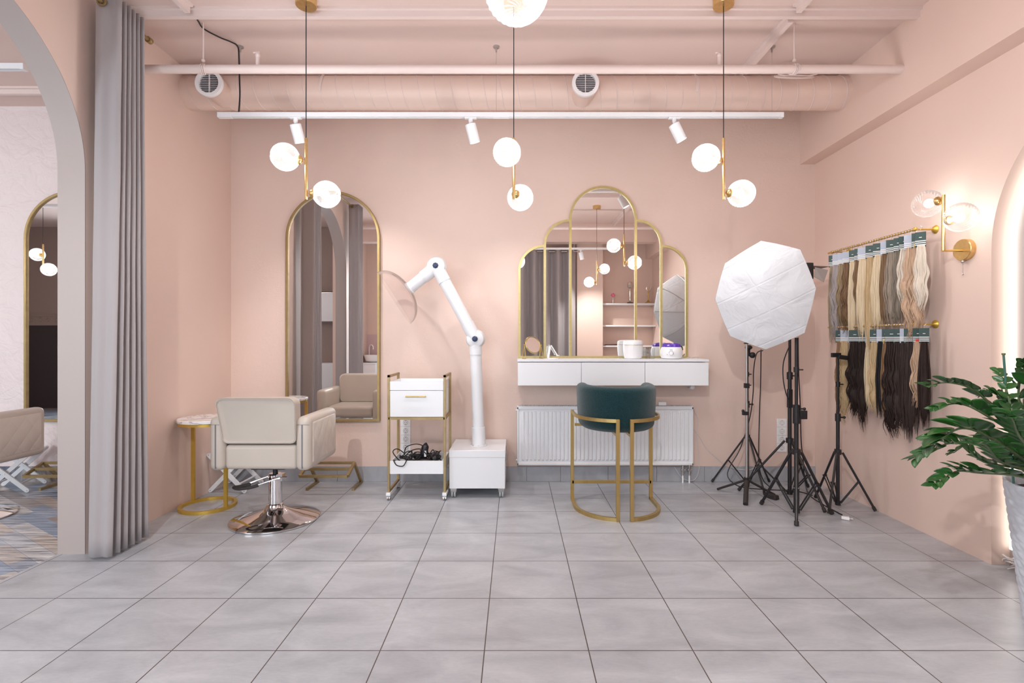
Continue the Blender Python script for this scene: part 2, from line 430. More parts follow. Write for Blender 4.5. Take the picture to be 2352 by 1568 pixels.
# the arch's inner lining, painted paler
lin_o = [(ARCH_Y0, 0)] + arc((ARCH_Y0+ARCH_Y1)/2, ARCH_Z, ARCH_R, 180, 0, 48) + [(ARCH_Y1, 0)]
lin_i = [(ARCH_Y0+0.004, 0)] + arc((ARCH_Y0+ARCH_Y1)/2, ARCH_Z, ARCH_R-0.004, 180, 0, 48) + [(ARCH_Y1-0.004, 0)]
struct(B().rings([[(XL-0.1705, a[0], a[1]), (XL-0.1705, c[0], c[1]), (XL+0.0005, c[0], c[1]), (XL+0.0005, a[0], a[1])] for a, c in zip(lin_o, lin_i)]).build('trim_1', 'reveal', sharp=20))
# alcove beyond the end of the left wall (washbasin corner)
struct(B().box(-3.15, -3.05, YR, 0.8, 0, ZC).build('wall_alcove', 'smooth_wall'))
struct(B().box(-3.05, XL-0.17, 0.72, 0.8, 0, ZC).build('wall_alcove_return', 'smooth_wall'))
# next room
struct(B().box(-10.2, -3.15, -0.55, -0.4, 0, ZC).build('wall_rear_next_room', 'taupe')) if False else None
rn = B()
for (x0, x1, z0, z1) in ((-10.2, -8.0, 0, ZC), (-4.6, -3.15, 0, ZC), (-8.0, -4.6, 0, 0.6), (-8.0, -4.6, 2.9, ZC)):
    rn.box(x0, x1, -0.55, -0.4, z0, z1)
struct(rn.build('wall_rear_next_room', 'taupe'))
struct(B().box(-10.2, -8.0, -0.4, -0.39, 0, 1.62).build('wall_rear_wainscot', 'dark_tile'))
struct(B().box(-10.2, -10.1, -0.55, WY, 0, ZC).build('wall_left_next_room', 'taupe'))
fr = B()
for x in (-8.0, -6.87, -5.73, -4.6): fr.box(x-0.03, x+0.03, -0.52, -0.46, 0.6, 2.9)
for z in (0.6, 2.9): fr.box(-8.0, -4.6, -0.52, -0.46, z-0.03, z+0.03)
wf = struct(fr.build('added_window_2', 'white_matt'))  # unseen window, added to brighten the next room
B().box(-7.97, -4.63, -0.495, -0.487, 0.63, 2.87).build('pane', 'pane', wf)
# rear wall of the salon with an added, unseen street window that lets light in
rw = B()
rw.box(-3.15, -2.4, YR-0.12, YR, 0, ZC); rw.box(-2.4, -0.1, YR-0.12, YR, 0, 0.35); rw.box(-2.4, -0.1, YR-0.12, YR, 3.1, ZC); rw.box(-0.1, 3.0, YR-0.12, YR, 0, ZC)
struct(rw.build('wall_rear', 'smooth_wall'))
fr = B()
for x in (-2.4, -1.25, -0.1): fr.box(x-0.03, x+0.03, YR-0.09, YR-0.03, 0.35, 3.1)
for z in (0.35, 2.3, 3.1): fr.box(-2.4, -0.1, YR-0.09, YR-0.03, z-0.03, z+0.03)
wf = struct(fr.build('added_window_1', 'white_matt'))
B().box(-2.37, -0.13, YR-0.064, YR-0.056, 0.38, 3.07).build('pane', 'pane', wf)
struct(B().box(1.235, 1.75, YR, -0.55, 0, ZC).build('wall_rear_pier', 'smooth_wall'))
struct(B().box(XL-0.3, XB, -0.3, -0.08, 3.2, ZC).build('trim_2', 'ceiling'))
struct(B().box(-3.05, -2.3, YR, YR+0.012, 0, 1.45).build('trim_3', 'mauve_tile'))
# right wall with a lit arched niche
NY0, NY1, NZ = 1.333, 3.073, 1.875
o = [(YR, 0), (NY0, 0)] + arc((NY0+NY1)/2, NZ, 0.87, 180, 0, 48) + [(NY1, 0), (WY, 0), (WY, ZC), (YR, ZC)]
struct(B().prism(o, XR, XR+0.11, 'x').build('wall_right', 'smooth_wall', sharp=25))
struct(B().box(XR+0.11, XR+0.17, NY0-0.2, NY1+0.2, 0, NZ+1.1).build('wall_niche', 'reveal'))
struct(B().box(XB, XR, YR, WY, 3.0, ZC).build('trim_4', 'smooth_wall'))
def led_path(r, off):
    return [(XR+0.095, NY0+off, 0.10)] + [(XR+0.095, p[0], p[1]) for p in arc((NY0+NY1)/2, NZ, r, 180, 0, 48)] + [(XR+0.095, NY1-off, 0.10)]
pth = led_path(0.87-0.03, 0.03)
led = B().rect(pth, 0.024, 0.012, up=(1, 0, 0)).build('led_strip', 'led')
tag(led, 'glowing white LED strip lining the arched niche in the right wall', 'light strip')
# skirting tiles on the back wall
sk = B()
x = XL
edges = [XL, -2.28, -1.68, -1.085, -0.49, 0.11, 0.43, 0.88, 1.34, 1.79, 2.24, XR]
for a, b in zip(edges, edges[1:]): sk.box(a+0.0012, b-0.0012, WY-0.01, WY, 0, 0.143)
struct(sk.build('baseboard_back', 'skirting', bevel=0.0015, seg=1))
struct(B().box(-10.1, XL-0.17, WY-0.01, WY, 0, 0.143).build('baseboard_next_room', 'wood_floor'))
# ceiling profiles
def profile(b, p0, p1):
    p0, p1 = Vector(p0), Vector(p1)
    b.bar(p0, p1, 0.075, 0.018)
    q0, q1 = p0+Vector((0, 0, -0.028)), p1+Vector((0, 0, -0.028))
    b.bar(q0, q1, 0.034, 0.04)
n5 = 4
for i, (p0, p1) in enumerate([((-2.69, 3.45, 3.541), (XB, 3.45, 3.541)), ((1.87, 3.5, 3.541), (1.87, WY, 3.541)), ((1.87, 0, 3.541), (1.87, 3.4, 3.541)),
                              ((-2.16, 0, 3.541), (-2.16, 3.4, 3.541)), ((-2.69, 1.9, 3.541), (XB, 1.9, 3.541)), ((-10, 4.53, 3.541), (-2.87, 4.53, 3.541))]):
    n5 += 1; b = B(); profile(b, p0, p1)
    struct(b.build('trim_%d' % n5, 'pipe'))

# ================================================================ CEILING SERVICES
def duct():
    t = thing('air_duct', 'fat pink spiral air duct running wall to wall below the ceiling', 'duct', (0, 4.25, 3.37))
    R = 0.13; prof = []; n = 40; L0, L1 = XL, XB
    b = B(); b.cyl((L0, 0, 0), (L1, 0, 0), R, 48); b.build('duct_body', 'duct', t)
    # helical seam
    pts = []; pitch = 0.132; k = int((L1-L0)/pitch*24)
    for i in range(k+1):
        a = 2*PI*i/24; x = L0+pitch*i/24
        pts.append((x, (R+0.0005)*math.cos(a), (R+0.0005)*math.sin(a)))
    B().tube(pts, 0.0036, 6).build('seam', 'pipe', t)
    for x in (P(735, 0, 4.12).x, P(1602, 0, 4.12).x):
        b = B(); a0 = [(x+0.006*math.sin(q*3), -(R+0.004)*math.cos(q), (R+0.004)*math.sin(q)) for q in [(-0.35+0.12*i) for i in range(12)]]
        b.rect(a0, 0.022, 0.002, up=(0, -0.7, 0.7))
        b.bar(a0[-1], (x+0.01, -0.02, ZC-3.37), 0.004, 0.02)
        b.build('hanging_strap', 'pipe', t)
    for px in (479, 1345):
        x = P(px, 0, 3.98).x
        z = (H+(780-190)*3.98/F)-3.37
        B().cyl((x, -0.05, z), (x, -0.24, z), 0.092, 32).build('branch_spigot', 'duct', t)
        B().lathe([(0.078, 0.0), (0.078, 0.03), (0.104, 0.03), (0.106, 0.02), (0.104, 0.0)], 40, (x, -0.245, z), (0, -1, 0), cap=False).build('vent_ring', 'white_plastic', t)
        B().cyl((x, -0.24, z), (x, -0.243, z), 0.079, 32).build('vent_recess', 'grey_slot', t)
        b = B()
        for i in range(-5, 6):
            zz = i*0.0135; w = math.sqrt(max(0.0001, 0.077**2-zz**2))
            b.hexa([(x-w, -0.262, z+zz-0.005), (x+w, -0.262, z+zz-0.005), (x+w, -0.249, z+zz), (x-w, -0.249, z+zz),
                    (x-w, -0.262, z+zz-0.002), (x+w, -0.262, z+zz-0.002), (x+w, -0.249, z+zz+0.003), (x-w, -0.249, z+zz+0.003)])
        b.box(x-0.002, x+0.002, -0.265, -0.25, z-0.077, z+0.077)
        b.build('louvres', 'white_plastic', t)
duct()
def long_pipe(y, z, label):
    o = thing('ceiling_pipe', label, 'pipe', (0, y, z))
    B().cyl((XL, 0, 0), (XB, 0, 0), 0.029, 24).build('pipe_run', 'pipe', o)
    return o
lp = long_pipe(3.6, 3.228, 'straight pale pink pipe crossing the room in front of the spiral duct')
for px in (592, 1652):
    x = P(px, 0, 3.6).x
    b = B(); b.cyl((x, 0, 0.02), (x, 0, 0.085), 0.014, 14); b.ball((x, 0, 0.095), 0.02, 12, 8, (0.9, 0.8, 1.2)); b.cyl((x-0.03, 0, 0.115), (x+0.012, 0, 0.118), 0.006, 8)
    b.build('capped_stub', 'pipe', lp)
long_pipe(1.03, 3.228, 'pale pink pipe crossing the room above the viewer, seen in the triple mirror')
def pipe_hanger(px, ytop, label):
    a = P(px, ytop, 3.6)
    t = thing('pipe_hanger', label, 'pipe hanger', (a.x, 3.6, ZC))
    dz = 3.228-ZC
    B().cyl((0, 0, 0), (0, 0, dz+0.07), 0.005, 8).build('rod', 'pipe', t)
    b = B(); b.ball((0, 0, dz+0.06), 0.013, 10, 8)
    for k in (-0.012, 0.0, 0.012):
        b.tube([(k-0.02+0.03*math.sin(q/2), 0.033*math.cos(q), dz+0.033*math.sin(q)) for q in [PI/2+2*PI*i/20 for i in range(21)]], 0.0035, 6)
    b.build('strap', 'pipe', t)
pipe_hanger(467, 60, 'thin pink rod tying up the pale pipe, above the left round vent')
pipe_hanger(1824, 60, 'thin pink rod tying up the pale pipe, near the right wall')
b = B(); c = P(1825, 182, 4.02)
b.tube([(c.x+0.15*math.cos(q)*(1+0.05*math.sin(3*q)), c.y+0.05*math.sin(q), c.z+0.035*math.sin(q*1.0)+0.02) for q in [2*PI*i/40 for i in range(41)]], 0.007, 8)
b.tube([(c.x-0.15+0.3*i/20, c.y-0.04, c.z+0.02-0.02*math.sin(PI*i/20)) for i in range(21)], 0.005, 8)
tag(b.build('cable_loop', 'pipe'), 'loose pink painted cable loop lying on the duct near the right wall', 'cable')

TY, TZ = 3.886, 3.02
def track(x0, x1, y, z, label, feed=True):
    t = thing('lighting_track', label, 'track', ((x0+x1)/2, y, z)); L = (x1-x0)/2
    b = B(); b.box(-L, L, -0.018, 0.018, 0.0, 0.028); b.box(-L, L, -0.018, -0.006, -0.006, 0.0); b.box(-L, L, 0.006, 0.018, -0.006, 0.0)
    b.build('rail', 'white_matt', t)
    b = B(); b.box(-L+0.002, L-0.002, -0.005, 0.005, -0.001, 0.001); b.build('groove', 'slot_grey', t)
    B().box(-L-0.012, -L+0.09, -0.019, 0.019, -0.009, 0.029).build('end_feed', 'white_matt', t, bevel=0.002)
    B().box(L-0.02, L+0.004, -0.019, 0.019, -0.009, 0.029).build('end_cap', 'white_matt', t, bevel=0.002)
    b = B(); b.box(-0.06, 0.06, -0.0185, 0.0185, -0.008, 0.0285); b.build('joiner', 'white_matt', t, bevel=0.001)
    return t
track(-2.225, 2.015, TY, TZ, 'long white lighting track hanging in front of the pink duct')
track(-2.0, 1.75, 0.15, TZ, 'white lighting track behind the viewer, seen in the triple mirror')
track(-6.2, -3.04, 3.2, TZ, 'white lighting track seen through the left arch')
def spot_proto():
    t = thing('track_spotlight', 'x', 'spotlight', (0, 0, 0), 0, 'white cylinder spotlights on the tracks')
    B().box(-0.045, 0.045, -0.015, 0.015, -0.016, -0.006).build('adapter', 'white_matt', t, bevel=0.003)
    B().lathe([(0.016, 0.0), (0.016, -0.02), (0.009, -0.045), (0.009, -0.062)], 20, (0, 0, -0.014)).build('stem', 'white_matt', t)
    return t
def spot(x, y, aim, label, tiltbase=(0, 0, -1), power=E_SPOT):
    t = spot_proto(); t.location = (x, y, TZ); t['label'] = label
    d = Vector(aim).normalized()
    top = Vector((0, 0, -0.066)) - d*0.012
    body = B().lathe([(0.034, 0.0), (0.041, 0.004), (0.041, 0.135), (0.037, 0.137), (0.036, 0.118)], 36, top, d, cap=False)
    ob = body.build('lamp_body', 'white_matt', t)
    B().lathe([(0.034, 0.001), (0.001, 0.001)], 36, top, d, cap=False).build('end_cap', 'white_matt', t)
    B().lathe([(0.036, 0.124), (0.001, 0.124)], 30, top, d, cap=False).build('lens', 'lens', t)
    l = bpy.data.lights.new('spot_light', 'SPOT'); l.energy = power; l.spot_size = math.radians(100); l.spot_blend = 0.7; l.color = LAMP; l.shadow_soft_size = 0.03
    lo = bpy.data.objects.new('spot_light', l); C.objects.link(lo); lo.parent = t
    lo.location = top+d*0.14; lo.rotation_euler = d.to_track_quat('-Z', 'Y').to_euler()
    return t
spot(P(679, 0, TY).x, TY, (0.14, 0.40, -1), 'white cylinder spotlight on the track above the tall arched mirror')
spot(P(1081, 0, TY).x, TY, (0.26, 0.22, -1), 'white tilted cylinder spotlight on the track, between the two mirrors')
spot(P(1549, 0, TY).x, TY, (0.52, 0.06, -1), 'white strongly tilted cylinder spotlight on the track, right of the triple mirror', power=26)
spot(1.22, 0.15, (0.25, -0.08, -1), 'white cylinder spotlight seen in the triple mirror beside the curtain', power=130)
spot(-1.3, 0.15, (-0.45, 0.75, -1), 'added white cylinder spotlight on the rear track, out of view behind the viewer', power=200)  # added lamp, never in view; lifts the left wall
spot(-0.15, 0.15, (1.0, 0.62, -0.75), 'added white cylinder spotlight, unseen behind the viewer, aimed at the right wall', power=170)  # extra unseen lamp put in to brighten the right side

def hanger(px, label):
    a = P(px, 108, TY)
    t = thing('track_hanger', label, 'hanger', (a.x, TY, ZC), 0, 'wire hangers of the lighting track')
    B().lathe([(0.001, 0), (0.024, 0), (0.024, -0.008), (0.008, -0.012), (0.006, -0.045), (0.001, -0.046)], 16, (0, 0, 0)).build('anchor', 'steel', t)
    B().cyl((0, 0, -0.04), (0, 0, TZ+0.028-ZC), 0.0012, 6).build('wire', 'steel', t)
hanger(1140, 'thin steel wire hanger near the middle of the lighting track')
hanger(1773, 'thin steel wire hanger at the right end of the lighting track')
hanger(552, 'small steel anchor holding the black cable above the left end of the track')
pts = [P(444, 30, 3.455), P(455, 48, 3.54), P(468, 66, 3.63), P(505, 86, 3.73), P(530, 96, 3.785), P(546, 107, 3.84), P(549, 135, 3.85), P(550, 180, 3.86), P(551, 220, 3.87), P(548, 263, 3.88)]
tag(B().tube(spline(pts, 6), 0.0055, 8).build('power_cable', 'cable'), 'black power cable drooping from the ceiling to the left end of the track', 'cable')

# ================================================================ PENDANT LAMPS
GR = 0.086
def globe_mesh(b, c, ax):
    q = Vector((0, 0, 1)).rotation_difference(Vector(ax).normalized())
    n, m = 44, 24; R = []
    for i in range(1, m):
        th = PI*i/m
        if th < 0.30: continue
        row = []
        for j in range(n):
            k = GR*(1+(0.022 if (i+j) % 2 else -0.012))
            row.append(Vector(c)+q @ Vector((k*math.sin(th)*math.cos(2*PI*(j)/n), k*math.sin(th)*math.sin(2*PI*(j)/n), -k*math.cos(th))))
        R.append(row)
    b.rings(R, True)
def globe_on(t, rodpt, ax, power=None):
    """cup + globe on the rod at rodpt pointing along ax (unit)"""
    ax = Vector(ax).normalized(); rp = Vector(rodpt)
    B().lathe([(0.004, 0.0), (0.004, 0.018), (0.012, 0.02), (0.024, 0.028), (0.028, 0.036), (0.028, 0.046), (0.024, 0.052)], 24, rp, ax).build('cup', 'brass', t)
    gc = rp+ax*(0.046+GR*0.93)
    b = B(); globe_mesh(b, gc, ax); g = b.build('glass_globe', 'globe', t, flat=True)
    bb = B(); bb.ball(gc-ax*0.012, 0.028, 16, 10); bb.cyl(gc-ax*0.07, gc-ax*0.035, 0.012, 12); bb.build('bulb', 'bulb', g)
    l = bpy.data.lights.new('bulb_light', 'POINT'); l.energy = power or E_GLOBE; l.color = LAMP; l.shadow_soft_size = 0.05
    lo = bpy.data.objects.new('bulb_light', l); C.objects.link(lo); lo.parent = t; lo.location = gc
def pendant(x, y, rz, label):
    t = thing('pendant_lamp', label, 'pendant lamp', (x, y, ZC), rz, 'brass pendant lamps with two glass globes')
    B().lathe([(0.001, -0.05), (0.064, -0.05), (0.066, -0.046), (0.066, 0.0), (0.001, 0)], 40).build('canopy', 'brass', t)
    B().cyl((0, 0, -0.05), (0, 0, 2.64-ZC), 0.003, 8).build('cord', 'cable', t)
    B().cyl((0, 0, 2.645-ZC), (0, 0, 2.248-ZC), 0.0095, 16).build('rod', 'brass', t)
    globe_on(t, (-0.0, 0, 2.495-ZC), (-1, 0, 0.12)); globe_on(t, (0.0, 0, 2.292-ZC), (1, 0, -0.0))
    return t
p1 = pendant(P(703, 0, 3.34).x, 3.34, math.radians(18), 'left of the three glass globe pendants, hanging before the tall arched mirror')
dup(p1, (P(1180, 0, 3.34).x, 3.34, ZC), math.radians(70), 'middle of the three glass globe pendants, hanging left of the triple mirror')
dup(p1, (1.351, 3.34, ZC), math.radians(10), 'right of the three glass globe pendants, beside the softbox corner')
dup(p1, (-0.018, 1.28, ZC), math.radians(80), 'nearest glass globe pendant, only its globe cut by the top edge of the photo')
dup(p1, (1.351, 1.21, ZC), math.radians(180), 'glass globe pendant near the viewer, seen only in the triple mirror')
dup(p1, (-6.45, 2.66, ZC), math.radians(20), 'glass globe pendant of the next room, seen in its arched mirror on the left')
dup(p1, (-6.85, 3.2, ZC), math.radians(-30), 'second glass globe pendant of the next room, beside the first in its arched mirror')
dup(p1, (-4.5, 2.3, ZC), math.radians(40), 'glass globe pendant of the next room hanging out of sight behind the arch')
# wall sconce
def sconce():
    t = thing('wall_sconce', 'brass wall lamp with two glass globes above the hair racks on the right wall', 'wall lamp', (XR, 3.24, 1.905))
    B().lathe([(0.001, 0.034), (0.064, 0.034), (0.067, 0.03), (0.067, 0.0), (0.001, 0)], 40, (0, 0, 0), (-1, 0, 0)).build('wall_plate', 'brass', t)
    B().cyl((-0.03, 0, -0.005), (-0.155, 0, -0.005), 0.0075, 14).build('arm', 'brass', t)
    B().cyl((-0.147, 0, -0.005), (-0.147, 0, 0.345), 0.0105, 16).build('rod', 'brass', t)
    globe_on(t, (-0.147, 0.0, 0.315), (0, 1, 0.06), E_SCONCE); globe_on(t, (-0.147, 0, 0.175), (0, -1, 0.0), E_SCONCE)
    b = B(); b.ball((-0.025, 0, -0.074), 0.011, 12, 8)
    b.cyl((-0.025, 0, -0.08), (-0.025, 0, -0.15), 0.001, 6); b.ball((-0.025, 0, -0.155), 0.005, 8, 6)
    b.build('pull_chain', 'steel', t)
sconce()

# ================================================================ MIRRORS
def tall_mirror(cx, label):
    y1 = WY; zb, zt, R = 0.572, 2.735, 0.4415
    t = thing('arched_mirror', label, 'mirror', (cx, WY, zb))
    zs = zt-R-zb
    def outl(k): return [(-R+k, k), (-R+k, zs)] + arc(0, zs, R-k, 180, 0, 40)[1:] + [(R-k, k)]
    B().band(outl(0), outl(0.022), -0.045, -0.0, 'y').build('frame', 'gold_dark', t, sharp=30)
    B().prism(outl(0.02), -0.030, -0.026, 'y').build('glass', 'mirror', t)
    B().band(outl(0.010), outl(0.016), -0.0465, -0.044, 'y').build('frame_bead', 'gold', t, sharp=30)
tall_mirror(-1.714, 'tall arched gold-framed mirror on the back wall behind the cream chair')
tall_mirror(-4.17, 'tall arched mirror in the next room, cut by the left arch')
def triple():
    s = 4.86/F; cx = (1385-1183)*s; zb = H-(818-780)*s
    t = thing('stepped_arch_mirror', 'wide gold framed mirror of five stepped arches standing on the white vanity', 'mirror', (cx, WY, 1.166))
    X = lambda p: (p-1385)*s
    Z = lambda p: H+(780-p)*s-1.166
    w = 0.021
    R1 = 77.5*s; R2 = 58.5*s
    def panel(xa, xb, ztop_fn): pass
    # outlines of the five panes
    centre = [(-R1, 0)] + arc(0, Z(504.5), R1, 180, 0, 40) + [(R1, 0)]
    def inset_c(k): return [(-R1+k, k)] + arc(0, Z(504.5), R1-k, 180, 0, 40) + [(R1-k, k)]
    def side(sg, x0, zc, r, k, kin):   # quarter arch leaning on the next higher pane; x0 = inner edge
        pts = [(x0-kin, k)] + [(x0-kin, zc+math.sqrt(max(0, (r-k)**2-kin**2)))] + [(x0-(r-k)*math.sin(q), zc+(r-k)*math.cos(q)) for q in [math.asin(kin/(r-k))+(PI/2-math.asin(kin/(r-k)))*i/24 for i in range(1, 25)]] + [(x0-r+k, k)]
        return [(sg*p[0], p[1]) for p in pts]
    B().band(inset_c(0), inset_c(w), -0.03, 0, 'y').build('frame', 'gold_olive', t, sharp=30)
    B().prism(inset_c(w-0.002), -0.018, -0.014, 'y').build('glass', 'mirror', t)
    for sg in (1, -1):
        for x0, zc in ((-R1, Z(562.5)), (-R1-R2, Z(621))):
            B().band(side(sg, x0, zc, R2, 0, 0.0), side(sg, x0, zc, R2, w, 0.001), -0.03, 0, 'y').build('frame', 'gold_olive', t, sharp=30)
            B().prism(side(sg, x0, zc, R2, w-0.002, 0.0015), -0.018, -0.014, 'y').build('glass', 'mirror', t)
triple()

# ================================================================ VANITY
def vanity():
    x0, x1, y0 = 0.021, 1.726, 4.584
    t = thing('floating_vanity', 'white wall hung vanity shelf with three drawers under the stepped mirror', 'vanity', ((x0+x1)/2, WY, 0.932))
    L = (x1-x0)/2; d = y0-WY
    B().box(-L, L, d, 0, 0.212, 0.234).build('top_panel', 'white', t, bevel=0.0015, seg=1)
    B().box(-L+0.004, L-0.004, d+0.02, 0, 0.0, 0.206).build('carcass', 'white', t)
    xs = [x0+0.002, P(1335.3, 0, y0).x, P(1481.8, 0, y0).x, x1-0.002]
    c = (x0+x1)/2
    for a, b_ in zip(xs, xs[1:]):
        B().box(a-c+0.0018, b_-c-0.0018, d+0.002, d+0.019, 0.001, 0.206).build('drawer', 'white', t, bevel=0.001, seg=1)
vanity()
VT = 1.166
# ---- things on the vanity
def makeup_mirror():
    c = P(1224, 792, 4.74)
    t = thing('makeup_mirror', 'small round tilting gold mirror at the left end of the vanity', 'mirror', (c.x, 4.74, VT))
    cz = c.z-VT; q = Vector((0.35, -0.9, -0.05)).normalized()
    q = Vector((0.50, -0.80, 0.30)).normalized()
    cc = Vector((0, 0, cz))
    B().lathe([(0.078, -0.008), (0.083, 0.0), (0.078, 0.008), (0.074, 0.006), (0.074, -0.006)], 40, cc, q, cap=False).build('rim', 'gold', t)
    B().lathe([(0.075, 0.003), (0.075, -0.003)], 40, cc, q).build('glass', 'mirror', t)
    ax = Vector((0.8, 0.5, 0)).normalized()
    for s in (-1, 1):
        piv = cc+ax*0.092*s
        b = B(); b.ball(piv, 0.006, 10, 8); b.cyl(cc+ax*0.08*s, piv, 0.003, 8)
        n_ = Vector((-ax.y, ax.x, 0))
        for k in (-1, 1): b.cyl(piv, (piv.x*1.05+n_.x*0.03*k, piv.y*1.05+n_.y*0.03*k, 0.003), 0.0028, 8)
        f = [Vector((piv.x*1.05+n_.x*0.03*k, piv.y*1.05+n_.y*0.03*k, 0.003)) for k in (-1, 1)]
        b.cyl(f[0], f[1], 0.0028, 8)
        b.build('stand_leg', 'gold', t)
makeup_mirror()
def phone_stand():
    c = P(1268, 812, 4.70)
    t = thing('phone_stand', 'small white folding phone holder on the vanity beside the round mirror', 'phone holder', (c.x, 4.72, VT))
    B().lathe([(0.001, 0.0), (0.05, 0.0), (0.052, 0.004), (0.05, 0.008), (0.001, 0.008)], 28, (0.012, 0, 0), sy=0.75).build('base', 'white_plastic', t)
    B().hexa([(-0.045, -0.012, 0.006), (-0.025, -0.012, 0.006), (-0.025, 0.012, 0.006), (-0.045, 0.012, 0.006), (-0.028, -0.012, 0.115), (-0.008, -0.012, 0.115), (-0.008, 0.012, 0.115), (-0.028, 0.012, 0.115)]).build('arm', 'white_plastic', t, bevel=0.003)
    B().hexa([(0.045, -0.03, 0.03), (0.053, -0.03, 0.034), (0.053, 0.03, 0.034), (0.045, 0.03, 0.03), (-0.012, -0.03, 0.122), (-0.004, -0.03, 0.126), (-0.004, 0.03, 0.126), (-0.012, 0.03, 0.122)]).build('cradle', 'white_plastic', t, bevel=0.002)
    b = B(); b.box(0.04, 0.068, -0.028, 0.028, 0.026, 0.034); b.build('lip', 'white_plastic', t, bevel=0.003)
phone_stand()
def canister():
    c = P(1455.5, 820, 4.70)
    t = thing('ribbed_canister', 'white ribbed lidded canister on the vanity', 'canister', (c.x, 4.73, VT))
    n = 96; R = []
    for r, z in ((0.068, 0.0), (0.078, 0.008), (0.083, 0.03), (0.0875, 0.08), (0.0885, 0.125)):
        R.append([(r*(1+0.012*math.cos(j*PI*2*32/n*1.0))*math.cos(2*PI*j/n), r*(1+0.012*math.cos(j*2*PI*32/n))*math.sin(2*PI*j/n), z) for j in range(n)])
    B().rings(R).build('body', 'white_plastic', t)
    B().lathe([(0.0895, 0.125), (0.0895, 0.1285)], 48).build('band', 'gold', t)
    R = []
    for r, z in ((0.0885, 0.1285), (0.088, 0.15), (0.082, 0.164), (0.06, 0.171), (0.02, 0.173)):
        R.append([(r*(1+0.008*math.cos(j*2*PI*32/n))*math.cos(2*PI*j/n), r*(1+0.008*math.cos(j*2*PI*32/n))*math.sin(2*PI*j/n), z) for j in range(n)])
    B().rings(R).build('lid', 'white_plastic', t)
canister()
def tumbler(px, y, r, h, label):
    c = P(px, 818, y)
    o = B().lathe([(r*0.9, 0.0), (r, h), (r*0.93, h), (r*0.82, 0.006)], 24, (c.x, y, VT)).build('glass_tumbler', 'tumbler')
    tag(o, label, 'glass', 'clear tumblers on the vanity')
tumbler(1488, 4.80, 0.022, 0.085, 'small clear tumbler behind the canister, nearest the mirror glass')
tumbler(1497, 4.70, 0.026, 0.10, 'taller clear tumbler on the vanity between canister and purple lidded warmer')
def warmer():
    c = P(1543.5, 820, 4.68)
    t = thing('wax_warmer', 'white wax warmer with a translucent purple lid on the vanity', 'wax warmer', (c.x, 4.70, VT))
    B().lathe([(0.070, 0.0), (0.088, 0.006), (0.098, 0.03), (0.100, 0.06), (0.094, 0.09), (0.086, 0.108), (0.080, 0.108)], 48).build('body', 'white_plastic', t)
    n = 60; R = []
    for i, (r, z) in enumerate(((0.084, 0.106), (0.084, 0.116), (0.076, 0.13), (0.055, 0.138), (0.03, 0.142), (0.01, 0.143))):
        R.append([(r*math.cos(2*PI*j/n)*(1+0.03*math.cos(10*2*PI*j/n)*(i > 0)), r*math.sin(2*PI*j/n)*(1+0.03*math.cos(10*2*PI*j/n)*(i > 0)), z+0.004*math.sin(8*2*PI*j/n)*(0 < i < 5)) for j in range(n)])
    B().rings(R).build('lid', 'purple', t)
    dr = Vector((-0.30, -0.955, 0)).normalized()
    kp = dr*0.098+Vector((0, 0, 0.052))
    B().lathe([(0.017, 0.0), (0.017, 0.003), (0.0145, 0.010), (0.001, 0.011)], 28, kp, dr).build('dial', 'white_plastic', t)
    b = B(); sd = Vector((-dr.y, dr.x, 0))
    if sd.x < 0: sd = -sd
    b.rect([kp+dr*0.001+(sd*math.cos(q)+Vector((0, 0, 1))*math.sin(q))*0.0215 for q in [math.radians(-30+i*12) for i in range(18)]], 0.0018, 0.001, up=dr)
    # printed emblem above the dial: a tiny round face mark with two side leaves
    k2 = dr*0.0955+Vector((0, 0, 0.084))
    for sgn in (-1, 1):
        b.rect([k2+(sd*(sgn*0.006+0.005*math.cos(q))+Vector((0, 0, 1))*(0.005*math.sin(q))) for q in [2*PI*i/12 for i in range(13)]], 0.0016, 0.001, up=dr)
    b.rect([k2+(sd*(0.011*math.cos(q))+Vector((0, 0, 1))*(0.009*math.sin(q)-0.001)) for q in [math.radians(200+14*i) for i in range(11)]], 0.0015, 0.001, up=dr)
    b.ball(kp-sd*0.034+dr*0.0-Vector((0, 0, 0.010))+dr*-0.003, 0.0028, 8, 6)
    b.build('printed_marks', 'grey_slot', t)
warmer()
pts = [(1.53, 4.75, VT+0.02), (1.56, 4.77, VT+0.004), (1.60, 4.80, VT+0.004), (1.63, 4.83, VT+0.012), (1.655, 4.86, VT+0.004), (1.69, 4.868, VT+0.016), (1.735, 4.87, VT+0.004), (1.745, 4.872, VT-0.1), (1.74, 4.872, 0.95), (1.66, 4.86, 0.91), (1.61, 4.84, 0.905)]
tag(B().tube(spline(pts, 6), 0.003, 8).build('warmer_cord', 'white_cable'), 'white cord trailing from the wax warmer over the right end of the vanity', 'cord')
t = thing('plug', 'white power plug hanging under the right end of the vanity', 'plug', P(1590, 889, 4.8))
B().lathe([(0.012, -0.02), (0.021, -0.012), (0.021, 0.012), (0.010, 0.02)], 18, (0, 0, 0), (0.2, -1, 0.2)).build('plug_body', 'white_plastic', t)
b = B(); b.cyl((-0.01, -0.0, 0), (-0.045, -0.01, -0.004), 0.002, 6); b.cyl((-0.01, 0.012, 0.004), (-0.045, 0.002, 0), 0.002, 6); b.build('pins', 'steel', t)

